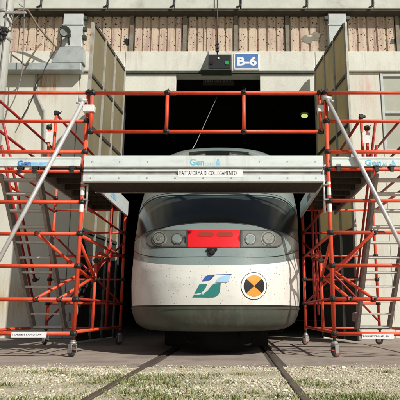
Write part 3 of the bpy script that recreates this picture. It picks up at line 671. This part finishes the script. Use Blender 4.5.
# light cluster: red panel, bezels, lamps
def rr_poly(pix): return pxpoly(pix)
def dense(pix, n=5):
    out = []
    for i in range(len(pix)):
        a, c = pix[i], pix[(i + 1) % len(pix)]
        for k in range(n): out.append((a[0] + (c[0] - a[0]) * k / n, a[1] + (c[1] - a[1]) * k / n))
    return out
left_cl = [(146, 239), (147.2, 235.5), (149.5, 232.8), (153, 231), (157, 230.4), (188, 230.2), (188, 247.6), (152, 247.8), (148.5, 246.4), (146.6, 243.5)]
right_cl = [(240.3, 230.2), (272, 230.6), (277, 231.8), (280.5, 234.5), (282.3, 238.5), (282, 243), (280, 246.3), (276.5, 247.6), (240.3, 247.8)]
def shrink(pix, k):
    cx_ = sum(p[0] for p in pix) / len(pix); cy_ = sum(p[1] for p in pix) / len(pix); out = []
    w = max(p[0] for p in pix) - min(p[0] for p in pix); h = max(p[1] for p in pix) - min(p[1] for p in pix)
    return [(cx_ + (p[0] - cx_) * (1 - 2 * k / w), cy_ + (p[1] - cy_) * (1 - 2 * k / h)) for p in pix]
def circ(u, v, ru, rv, n=28): return [(u + ru * math.cos(2 * math.pi * k / n), v + rv * math.sin(2 * math.pi * k / n)) for k in range(n)]
for cl_, lamps in ((left_cl, ((160, 239.4, 7.2, 7.0), (177.6, 239.8, 5.8, 5.8))), (right_cl, ((267.6, 239.4, 7.2, 7.0), (250, 240, 5.8, 5.8)))):
    bz = patch('light_cluster', pxpoly(dense(cl_, 3)), M['t_bezel'], .010)
    patch('reflector', pxpoly(dense(shrink(cl_, 1.3), 3)), M['t_house'], .0145, .003, parent=bz)
    for i, (u, v, a, c_) in enumerate(lamps):
        if i == 0:
            patch('lamp_ring', pxpoly(circ(u, v, a, c_)), M['t_ring'], .024, .012, .03, bz); patch('lamp_rim', pxpoly(circ(u, v, a - .9, c_ - .9)), M['t_bezel'], .027, .003, .03, bz)
            patch('lens', pxpoly(circ(u, v, a - 1.8, c_ - 1.8)), M['t_lens'], .031, .004, .03, bz); patch('bulb', pxpoly(circ(u, v, 2.0, 2.0)), M['t_ring'], .036, .004, .03, bz)
        else:
            patch('lamp_ring', pxpoly(circ(u, v, a, c_)), M['t_bezel'], .022, .01, .03, bz); patch('lens', pxpoly(circ(u, v, a - 1.0, c_ - 1.0)), M['t_ring'], .026, .004, .03, bz)
            patch('inner_lens', pxpoly(circ(u, v, a - 1.9, c_ - 1.9)), M['t_grey'], .029, .004, .03, bz)
rp = patch('red_panel', pxpoly(dense([(188.4, 230.4), (239.9, 230.4), (239.9, 247.4), (188.4, 247.4)], 6)), M['t_red'], .012)
for u in (206, 225):
    pp = [(u - 6.5, 233.2), (u + 6.5, 233.2), (u + 8, 234.3), (u + 8, 236.2), (u + 6.5, 237), (u - 6.5, 237), (u - 8, 236.2), (u - 8, 234.3)]
    patch('marker_lamp', pxpoly(dense(pp, 2)), M['t_marker'], .017, .006, .05, rp)
# coupler cover knob under the red panel
x, z = px_surf(212, 252); c0 = surf(x, z)
bm = bmesh.new(); b_tube(bm, [c0 + Vector((0, .02, 0)), c0 + Vector((0, -.05, .0)), c0 + Vector((0, -.075, 0))], [.050, .048, .03], 14); b_box(bm, x - .075, x + .075, c0.y - .035, c0.y + .03, z + .02, z + .055, .01)
obj('coupler_cap', bm, M['t_black'], train)
# emblem and roundel: flat print on the white band
def zp(pts, x0=190, y0=270, s=8): return [(x0 + a / s, y0 + c_ / s) for a, c_ in pts]
em = patch('emblem', pxpoly(zp([(75, 115), (140, 111), (120, 153), (92, 180), (45, 187), (37, 187)])), M['g_green'], .004, 0, .03)
patch('emblem_base', pxpoly(zp([(195, 108), (246, 103), (242, 122), (242, 145), (241, 163), (236, 182), (226, 199), (210, 211), (188, 217), (150, 219), (22, 215), (34, 196), (64, 197), (90, 195), (112, 189), (130, 178), (146, 160), (160, 140), (176, 120)])), M['g_green'], .0055, 0, .03, em)
patch('emblem_blue', pxpoly(zp([(97, 89), (122, 52), (150, 39), (204, 37), (178, 58), (157, 85)])), M['g_blue'], .004, 0, .03, em)
patch('emblem_light', pxpoly(zp([(256, 50), (332, 37), (300, 99), (204, 100), (218, 74), (234, 58)])), M['g_light'], .004, 0, .03, em)
patch('emblem_line', pxpoly(zp([(204, 36), (336, 32), (332, 36.5), (206, 37.5)])), M['g_blue'], .0055, 0, .06, em)
ro = patch('roundel', pxpoly(circ(253.8, 286, 13.1, 13.8, 40)), M['g_black'], .003, 0, .05)
patch('roundel_ring', pxpoly(circ(253.8, 286, 12.5, 13.2, 40)), M['g_white'], .0045, 0, .05, ro)
patch('roundel_disc', pxpoly(circ(253.9, 286, 10.3, 10.8, 40)), M['g_orange'], .006, 0, .05, ro)
for a0 in (-42, 138):
    pp = [(253.9, 286)] + [(253.9 + 10.3 * math.cos(R(a0 + 84 * k / 12)), 286 + 10.8 * math.sin(R(a0 + 84 * k / 12))) for k in range(13)]
    patch('roundel_wedge', pxpoly(pp), M['g_black'], .0075, 0, .05, ro)
# underframe, wheels
box('underframe', XC - 1.05, XC + 1.05, 8.3, 22, .30, .62, M['t_under'], train, .02)
bm = bmesh.new(); rr_ = []
for k in range(21):
    t = -1 + k / 10; rr_.append((XC + .86 * t, 7.88 + 1.3 * abs(t) ** 2.4))
a_ = [bm.verts.new((x, y, .07)) for x, y in rr_]; b_ = [bm.verts.new((x, y - .03, .345)) for x, y in rr_]; c_ = [bm.verts.new((x, y + .3, .07)) for x, y in rr_]
for k in range(20): bm.faces.new((a_[k], a_[k + 1], b_[k + 1], b_[k])); bm.faces.new((c_[k], c_[k + 1], a_[k + 1], a_[k]))
bmesh.ops.recalc_face_normals(bm, faces=bm.faces); obj('shade_skirt', bm, M['t_under'], train, True)  # added dark sheet, stands in for the black shade under the bumper
for x, z in ((-.42, .20), (.36, .17)):
    tube('brake_hose', smooth_path([(XC + x, 7.98, .36), (XC + x + .01, 7.86, .30), (XC + x + .06, 7.80, z), (XC + x + .16, 7.84, z - .02), (XC + x + .22, 7.95, z + .06)], 5), .018, M['t_under'], train, 8)
for y in (9.9, 12.8, 19):
    for x in (xl, xr):
        bm = bmesh.new(); b_tube(bm, [(x - .06, y, .478), (x + .06, y, .478)], .46, 28); obj('wheel', bm, M['t_under'], train)
    bm = bmesh.new(); b_tube(bm, [(xl + .06, y, .478), (xr - .06, y, .478)], .09, 12); obj('axle', bm, M['t_under'], train)

# ------------------------------------------------------------------ SCAFFOLD TOWERS
RT = .0265
def coupler_mesh():
    bm = bmesh.new(); b_tube(bm, [(0, 0, -.042), (0, 0, .042)], .042, 12); b_tube(bm, [(-.05, 0, 0), (.05, 0, 0)], .040, 12); b_box(bm, -.018, .018, -.085, -.03, -.02, .02, .006)
    b_tube(bm, [(.0, -.075, .0), (.04, -.085, .045)], .009, 6)
    me = bpy.data.meshes.new('coupler'); bmesh.ops.scale(bm, vec=(.82, .82, .82), verts=bm.verts); bmesh.ops.recalc_face_normals(bm, faces=bm.faces); bm.to_mesh(me); bm.free(); me.materials.append(M['clamp']); return me
CM = coupler_mesh()
def coupler(p, parent, rot=0):
    o = bpy.data.objects.new('coupler', CM); o.location = Vector(p) - off(parent); o.rotation_euler = (0, 0, rot); return link(o, parent)
def hook_mesh():
    bm = bmesh.new(); b_box(bm, -.045, .045, -.05, .03, .02, .085, .012); b_box(bm, -.03, .03, -.055, -.03, -.045, .03, .008)
    me = bpy.data.meshes.new('hook'); bm.to_mesh(me); bm.free(); me.materials.append(M['clamp']); return me
HM = hook_mesh()
def hook(p, parent):
    o = bpy.data.objects.new('hook', HM); o.location = Vector(p) - off(parent); return link(o, parent)
# caster pieces, built once and shared between the eight casters
def mk(name, fn, m):
    bm = bmesh.new(); fn(bm); bmesh.ops.recalc_face_normals(bm, faces=bm.faces); me = bpy.data.meshes.new(name); bm.to_mesh(me); bm.free(); me.materials.append(m); return me
RW = .068
CAST = [('stem', mk('stem', lambda bm: b_tube(bm, [(0, 0, .19), (0, 0, .34)], .022, 10), M['clamp'])),
        ('collar', mk('collar', lambda bm: (b_tube(bm, [(0, 0, .165), (0, 0, .195)], .045, 14), b_tube(bm, [(0, 0, .195), (0, 0, .215)], .034, 12)), M['steel'])),
        ('fork', mk('fork', lambda bm: (b_box(bm, -.045, -.036, -.035, .045, .05, .165, .004), b_box(bm, .036, .045, -.035, .045, .05, .165, .004), b_box(bm, -.045, .045, -.035, .04, .155, .166, .003)), M['steel'])),
        ('tyre', mk('tyre', lambda bm: b_tube(bm, [(-.026, .02, RW), (-.02, .02, RW), (.02, .02, RW), (.026, .02, RW)], [RW - .012, RW, RW, RW - .012], 22), M['rubber'])),
        ('hub', mk('hub', lambda bm: b_tube(bm, [(-.031, .02, RW), (.031, .02, RW)], .040, 16), M['wheel_red'])),
        ('brake_pedal', mk('brake_pedal', lambda bm: b_box(bm, -.03, .03, -.085, -.03, .085, .10, .004), M['wheel_red']))]
def caster(x, y, parent, rz):
    c = bpy.data.objects.new('caster', None); c.location = Vector((x, y, .004)) - off(parent); c.rotation_euler = (0, 0, rz); link(c, parent)
    for n, me in CAST: link(bpy.data.objects.new(n, me), c)
def logo_marks(x0, x1, x2, x3, z0, z1, y, parent):
    bm = bmesh.new(); n = 5                                          # small worn letters after the logo, then a little figure
    for k in range(n):
        a = x0 + (x1 - x0) * k / n; w = (x1 - x0) / n
        b_box(bm, a, a + w * .2, y, y + .001, z0, z0 + .03 + .008 * (k % 2)); b_box(bm, a + w * .21, a + w * .7, y, y + .001, z0 + .0, z0 + .008); b_box(bm, a + w * .21, a + w * .6, y, y + .001, z0 + .02, z0 + .027)
    h = z1 - z0; xm = (x2 + x3) / 2
    b_tube(bm, [(xm, y, z0 + h * .8), (xm, y + .001, z0 + h * .8)], h * .16, 12); b_box(bm, xm - h * .22, xm + h * .22, y, y + .001, z0 + h * .25, z0 + h * .60); b_box(bm, x2, x3, y, y + .001, z0, z0 + h * .18)
    obj('logo_mark', bm, M['cyan_bg'], parent)
def tower(side, Yf, xi, label, sign_text, logo_u, px):
    s = side; Yr = 10.5; xo = xi + s * 1.42
    t = thing('scaffold_tower', label, 'scaffold', 'scaffold towers beside the train', loc=(xi, Yf, 0))
    zk = [.31 + .46 * k for k in range(6)]
    ztop, zmid, zlow = P(0, 92.8, Yf).z, P(0, 121.3, Yf).z, P(0, 152, Yf).z
    OR, RD = M['orange'], M['red_rail']
    def T(name, pts, r=RT, m=OR, seg=12): return tube(name, pts, r, m, t, seg)
    # posts
    T('post', [(xi, Yf, .27), (xi, Yf, ztop + .03)], .030)
    T('post', [(xo, Yf, .27), (xo, Yf, ztop + .03)], .030)
    T('post', [(xi, Yr, .27), (xi, Yr, 2.68)], .028); T('post', [(xo, Yr, .27), (xo, Yr, ztop + .03)], .028)
    T('post', [(xi + s * .26, Yr, .55), (xi + s * .26, Yr, 2.6)], .022, RD)
    for x, y, a in ((xi, Yf, s * -.9), (xo, Yf, 1.2), (xi, Yr, 2.2), (xo, Yr, .9)): caster(x, y, t, a)
    # front rails
    for k, z in enumerate(zk):
        T('rail', [(xi, Yf - .005, z), (xo, Yf - .005, z)])
        coupler((xi, Yf, z), t); coupler((xo, Yf, z), t)
        if k: T('rail', [(xi, Yr, z), (xo, Yr, z)], .021, OR); coupler((xi, Yr, z), t)
        coupler((xo, Yr, z), t)
    T('rail', [(xi, Yr, zk[0]), (xo, Yr, zk[0])], .021, OR)
    for z in (ztop, zmid, zlow):
        T('guard_rail', [(xi, Yf - .005, z), (xo, Yf - .005, z)]); coupler((xi, Yf, z), t); coupler((xo, Yf, z), t)
        T('guard_rail', [(xo, Yf, z - .05), (xo, Yr, z - .05)], .023, RD)
        coupler((xo, Yr, z - .05), t)
    # side rails running into depth
    for z in (zk[0] + .02, zk[3] - .02, zk[5] - .03): T('side_rail', [(xi, Yf, z), (xi, Yr, z)], .025, OR); 
    for z in (zk[0] + .02, zk[5] - .03): T('side_rail', [(xo, Yf, z), (xo, Yr, z)], .025, OR)
    # braces: from couplers on the front rails to the inner side
    ya, yb2 = Yf + .95, Yf + 1.85
    T('side_post', [(xi, ya, .34), (xi, ya, 1.42)], .024); 
    T('side_bend', smooth_path([(xi, ya, 1.40), (xi, ya + .02, 1.47), (xi, ya + .10, 1.53), (xi, ya + .25, 1.545), (xi, yb2 + .05, 1.545)], 4), .024)
    A = (xi + s * .60, Yf - .05, zk[3]); B1 = (xi + s * .55, Yf - .05, zk[1]); B2 = (xi + s * .22, Yf - .05, zk[1])
    T('brace', [A, (xi + s * .03, ya - .02, 1.08)], .023, OR); T('brace', [B1, (xi + s * .03, yb2, 1.53)], .023, OR); T('brace', [B2, (xi + s * .03, ya + .02, 1.14)], .023, OR)
    T('brace', [(xi, Yf + .04, zk[3] - .12), (xi + s * .0, ya, 1.12)], .022, OR)
    T('brace', [(xi + s * .02, ya, 1.1), (xi + s * .25, Yr - .04, 2.0)], .020, RD)
    T('brace', [(xi + s * .04, Yr - .05, .8), (xi + s * 1.38, Yr - .05, 2.1)], .020, RD)
    for z in (zk[1] + .01, zk[4] - .02): T('side_rail', [(xi, Yf, z), (xi, Yr, z)], .019, RD)
    T('brace', [(xi, Yr - .03, 1.95), (xo, Yr - .03, .42)], .019, RD)
    T('brace', [(xi + s * .26, Yr - .02, .75), (xi, Yr - 1.1, zk[3] - .02)], .018, RD)
    T('side_post', [(xi + s * .02, Yf + 1.9, .34), (xi + s * .02, Yf + 1.9, 2.6)], .021, RD)
    for q in (A, B1, B2): coupler((q[0], q[1] + .045, q[2]), t, .4)
    coupler((xi, ya, 1.1), t, 1.2); coupler((xi, ya, 1.4), t, 1.57); coupler((xi + s * .03, yb2, 1.53), t, 1.57)
    # silver outrigger from the head of the front post down to the ground outside
    c0 = P(*px['out0'], Yf - .07); c1 = P(*px['out1'], Yf - .14); dd = (c1 - c0); k = (c0.z - .045) / (c0.z - c1.z); c2 = c0 + dd * k
    T('outrigger', [c0, c2], .031, M['alu_tube'])
    box('outrigger_foot', c2.x - .07, c2.x + .07, c2.y - .07, c2.y + .07, .0, .05, M['rubber'], t, .015)
    coupler(c0 + Vector((0, .045, .02)), t, .8); bm = bmesh.new(); b_tube(bm, [c0 + Vector((-.07, -.01, .035)), c0 + Vector((.06, .01, .02))], .032, 10); b_tube(bm, [c0 + Vector((s * .09, -.03, -.03)), c0 + Vector((s * .03, -.03, -.02))], .016, 8)
    obj('outrigger_clamp', bm, M['alu_tube'], t)
    # stickers round the front post
    for v0, v1 in ((182, 184.3), (188, 195), (204, 212)):
        za, zb = P(0, v1, Yf).z, P(0, v0, Yf).z; bm = bmesh.new(); b_tube(bm, [(xi, Yf, za), (xi, Yf, zb)], .0315, 14, False); obj('sticker', bm, M['sticker'], t)
    # deck: walkway strip beside the train, beams, underside ribs
    zb0, zb1 = P(0, 168.4, Yf).z, P(0, 157.6, Yf).z
    bmname = 'deck_beam'
    db = box(bmname, xi + s * .045, xo, Yf - .055, Yf - .015 + .04, zb0 + .02, zb1, M['alu'], t, .006)
    box('beam_lip', xi + s * .045, xo, Yf - .066, Yf - .056, zb1 - .035, zb1 - .012, M['alu'], db, .003)
    lu0, lu1 = logo_u; a0, a1 = P(lu0, 159.6, Yf - .06), P(lu1, 166.2, Yf - .06)
    if s < 0:
        box('logo_ground', a0.x, a1.x, Yf - .0588, Yf - .0555, a1.z - .002, a0.z - .045, M['cyan_bg'], db)
        text('logo', 'Gen', a0.x, a0.x + (a1.x - a0.x) * .42, a0.z - .10, a0.z - .01, Yf - .061, M['sign_blue'], db, .03)
    else:
        text('logo', 'Gen', a0.x, a0.x + (a1.x - a0.x) * .52, a1.z + .012, a0.z, Yf - .058, M['cyan'], db, .012)
        logo_marks(a0.x + (a1.x - a0.x) * .56, a0.x + (a1.x - a0.x) * .74, a0.x + (a1.x - a0.x) * .84, a1.x, a1.z + .012, a0.z, Yf - .0575, db)
    xw = xi + s * .62
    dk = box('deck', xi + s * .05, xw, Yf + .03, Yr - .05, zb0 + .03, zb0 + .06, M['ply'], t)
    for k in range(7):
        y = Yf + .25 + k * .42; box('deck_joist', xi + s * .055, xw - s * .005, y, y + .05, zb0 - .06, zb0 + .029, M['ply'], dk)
    for u_, lab in ((338, 0), (376, 0), (391, 0)) if s > 0 else ((21, 0), (36, 0), (73, 0)): 
        p = P(u_, 170, Yf); hook((p.x, Yf - .005, zk[5]), t)
    sb = box('side_beam', xi - s * .012, xi - s * .045, Yf + .10, Yr + .05, zb0 - .16, zb1 - .02, M['alu'], t, .004)
    bl = box('beam_label', xi - s * .046, xi - s * .0485, 9.0, 9.45, zb0 - .08, zb0 + .02, M['cyan_bg'] if s < 0 else M['wheel_red'], sb)
    box('walk_beam', xw + s * .003, xw + s * .04, Yf + .04, Yr - .05, zb0 - .12, zb1 - .02, M['alu_dull'], t, .004)
    tube('strap', [(xi - s * .07, Yf - .0, P(0, 170, Yf).z), (xi - s * .07, Yf - .0, P(0, 213, Yf).z)], .016, M['alu_tube'], t, 8)
    for v in (185, 200): 
        z = P(0, v, Yf).z; box('strap_clip', min(xi, xi - s * .085), max(xi, xi - s * .085), Yf - .034, Yf + .034, z - .012, z + .012, M['alu_dull'], t, .003)
    # inside guard rail along the hatch, with stickered short posts
    xh = xi + s * .60
    hp = P(px['hp'][0], px['hp'][1], 7.95 + (Yf - 7.5)); 
    T('hatch_post', [(hp.x, hp.y, zb0), (hp.x, hp.y, hp.z)], .024); T('hatch_rail', [(hp.x, hp.y, hp.z - .04), (hp.x, Yr - .1, hp.z - .04)], .023, RD); coupler(hp + Vector((0, 0, -.02)), t, 1.57)
    T('hatch_post', [(hp.x, Yr - .1, zb0), (hp.x, Yr - .1, hp.z)], .022, RD)
    h2 = P(px['hp2'][0], px['hp2'][1], 7.8 + (Yf - 7.5)); T('hatch_post', [(h2.x + s * -.02, h2.y, zb0), (h2.x, h2.y, h2.z)], .022); coupler(h2 + Vector((0, 0, -.02)), t, .3)
    bm = bmesh.new(); x0_, x1_ = sorted((hp.x, h2.x)); b_box(bm, x0_ - .035, x1_ + .035, h2.y - .03, h2.y - .026, h2.z - .27, h2.z - .10); obj('sticker', bm, M['sticker'], t)
    # stair: stringers, treads, handrails
    st = bpy.data.objects.new('stair', None); st.location = (0, 0, 0); link(st, t); st.location = Vector((xi + s * 1.04, 9, 0)) - off(t)
    xa, xb = sorted((xi + s * .765, xi + s * 1.315)); (yt, zt), (yb_, zb_) = (Yf + .30, zb0 - .02), (Yf + 2.05, .33)
    def sp(z): return yt + (yb_ - yt) * (zt - z) / (zt - zb_)
    for x in (xa, xb):
        bm = bmesh.new(); d = .085; vs = [bm.verts.new((xx, sp(z) + e, z)) for xx in (x - .024, x + .024) for z, e in ((zt, -d), (zt, d), (zb_, d), (zb_, -d))]
        for f in ((0, 1, 2, 3), (7, 6, 5, 4), (0, 4, 5, 1), (1, 5, 6, 2), (2, 6, 7, 3), (3, 7, 4, 0)): bm.faces.new([vs[i] for i in f])
        bmesh.ops.recalc_face_normals(bm, faces=bm.faces); obj('stringer', bm, M['alu_dull'], st)
    for v in (180, 194, 211, 227, 242.3, 257.5, 272.3, 286.5, 301, 313.5, 326.5):
        lo_, hi_ = .2, zt
        Y = 8.5
        for _ in range(30): z = P(0, v, Y).z; Y = sp(z)
        bm = bmesh.new(); b_box(bm, xa + .025, xb - .025, Y - .075, Y + .075, z - .022, z + .010, .004)
        for q in range(5): b_box(bm, xa + .028, xb - .028, Y - .066 + q * .028, Y - .054 + q * .028, z + .0101, z + .014)
        obj('tread', bm, M['tread'], st)
    xhnd = xb + .03 if s > 0 else xa - .03
    xhnd = xa
    def hr(dz):
        return [(xhnd, sp(zt) - .02, zt + dz), (xhnd, sp(.5), .5 + dz)]
    for dz in (.30, .66):
        T('handrail', [Vector(hr(dz)[0]) + Vector((0, -.12, .12)), hr(dz)[1]], .021, RD); coupler(hr(dz)[1], t, 1.57)
    box('stair_shoe', xb - .06, xb + .06, yb_ - .05, yb_ + .12, .44, .60, M['alu_tube'], st, .02) if s < 0 else box('stair_shoe', xa - .06, xa + .06, yb_ - .05, yb_ + .12, .44, .60, M['alu_dull'], st, .02)
    tube('stair_foot_bar', [(xa - .05, yb_ + .02, .33), (xb + .05, yb_ + .02, .33)], .02, M['alu_dull'], st, 8)
    # name plate on the lowest rail
    su0, su1 = px['sign']; q0, q1 = P(su0, px['sv'][0], Yf - .05), P(su1, px['sv'][1], Yf - .05)
    pl = box('name_plate', q0.x, q1.x, Yf - .05, Yf - .046, q1.z, q0.z, M['sign_white'], t)
    w_ = q1.x - q0.x
    text('lettering', sign_text, q0.x + w_ * .02, q0.x + w_ * .86, q1.z + .028, q0.z - .022, Yf - .0512, M['ink'], pl, 0)
    return t
XI_L, XI_R = P(73.5, 335, 7.52).x, P(334.3, 335, 7.42).x
tower(-1, 7.52, XI_L, 'orange scaffold tower left of the train with stair and name plate', 'TORRE/STAND-DX', (18, 49), dict(out0=(83, 102), out1=(0, 258), hp=(56.5, 112), hp2=(49.5, 126), sign=(11.5, 46.2), sv=(332.2, 337.4)))
tower(1, 7.42, XI_R, 'orange scaffold tower right of the train with stair and name plate', 'TORRE/STAND SX', (365, 396), dict(out0=(327.5, 100), out1=(400, 243.5), hp=(361, 115.5), hp2=(367, 127), sign=(361.8, 394), sv=(333.6, 339)))

# ------------------------------------------------------------------ CONNECTING PLATFORM
Y0 = 7.48
pf = thing('connecting_platform', 'white aluminium connecting platform spanning the towers above the train nose', 'platform', loc=(XC, Y0, P(0, 184, Y0).z))
xa, xb = P(84.5, 170, Y0).x, P(323, 170, Y0).x
def zz(v): return P(0, v, Y0).z
fb = box('front_beam', xa, xb, Y0 - .07, Y0 - .02, zz(168.4), zz(157), M['alu'], pf, .008)
box('beam_groove', xa, xb, Y0 - .045, Y0 - .022, zz(175.6), zz(168.5), M['alu_dull'], pf)
box('beam_groove_lip', xa, xb, Y0 - .062, Y0 - .046, zz(172.6), zz(170.6), M['alu'], pf, .004)
box('lower_flange', xa, xb, Y0 - .085, Y0 - .02, zz(183.4), zz(175.8), M['alu'], pf, .012)
box('rear_beam', xa, xb, 8.10, 8.15, zz(183.2), zz(160), M['alu'], pf, .008)
dk = box('deck', xa + .02, xb - .02, Y0 - .018, 8.098, zz(166), zz(163), M['ply'], pf)
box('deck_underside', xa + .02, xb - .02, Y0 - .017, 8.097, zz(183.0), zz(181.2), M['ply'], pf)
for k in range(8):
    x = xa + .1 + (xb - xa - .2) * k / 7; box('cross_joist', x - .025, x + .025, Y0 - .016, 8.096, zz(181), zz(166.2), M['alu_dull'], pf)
q0, q1 = P(178.3, 169.6, Y0 - .075), P(243.2, 177.2, Y0 - .075)
pl = box('name_plate', q0.x, q1.x, Y0 - .090, Y0 - .086, q1.z, q0.z, M['sign_white'], pf)
w_ = q1.x - q0.x
text('lettering', 'PIATTAFORMA DI COLLEGAMENTO', q0.x + w_ * .015, q0.x + w_ * .90, q1.z + .026, q0.z - .024, Y0 - .0912, M['ink'], pl, 0)
q0, q1 = P(190, 158.8, Y0 - .07), P(220, 166.6, Y0 - .07); w_ = q1.x - q0.x
text('logo', 'Gen', q0.x, q0.x + w_ * .48, q1.z + .02, q0.z, Y0 - .072, M['cyan'], fb, .015)
logo_marks(q0.x + w_ * .50, q0.x + w_ * .80, q0.x + w_ * .86, q1.x, q1.z + .02, q0.z, Y0 - .0715, fb)
for k in range(9):
    for v in (179.6, 163.2):
        if v < 170 and 3 <= k <= 5: continue
        x = xa + .12 + (xb - xa - .24) * k / 8; disc('bolt', Vector((x, Y0 - (.089 if v > 170 else .073), zz(v))), .011, M['steel'], pf, .005)
# guard frame hung between the towers
yg = Y0 - .02; zg1, zg0 = P(0, 92.8, yg).z, P(0, 131.6, yg).z
gx = [P(u, v, yg).x for u, v in ((91.5, 110), (167, 110), (243.8, 110), (320.3, 110))]
tube('guard_rail', [(gx[0], yg, zg1), (gx[3], yg, zg1)], RT, M['orange'], pf, 12); tube('guard_rail', [(gx[0], yg, zg0), (gx[3], yg, zg0)], RT, M['orange'], pf, 12)
for x in gx:
    tube('guard_post', [(x, yg, zg0), (x, yg, zg1)], RT, M['orange'], pf, 12)
    for z in (zg0, zg1): coupler((x, yg, z), pf)
for x0, x1 in ((XI_L, gx[0]), (gx[3], XI_R)):
    z = P(0, 109, yg).z; a0_, a1_ = sorted((x0, x1)); box('guard_clip', a0_ - .045, a1_ + .045, yg - .045, yg + .06, z - .055, z + .055, M['sticker'], pf, .008)
# rear guard rail of the platform (low toe rail seen left behind the front beam)
zt_ = P(0, 156, Y0).z + .03
tube('toe_rail', [(xa + .1, 8.12, zt_ + .07), (P(108, 154, 8.12).x, 8.12, zt_ + .07)], .02, M['orange'], pf, 8); tube('toe_post', [(xa + .1, 8.12, zz(160)), (xa + .1, 8.12, zt_ + .07)], .02, M['orange'], pf, 8)
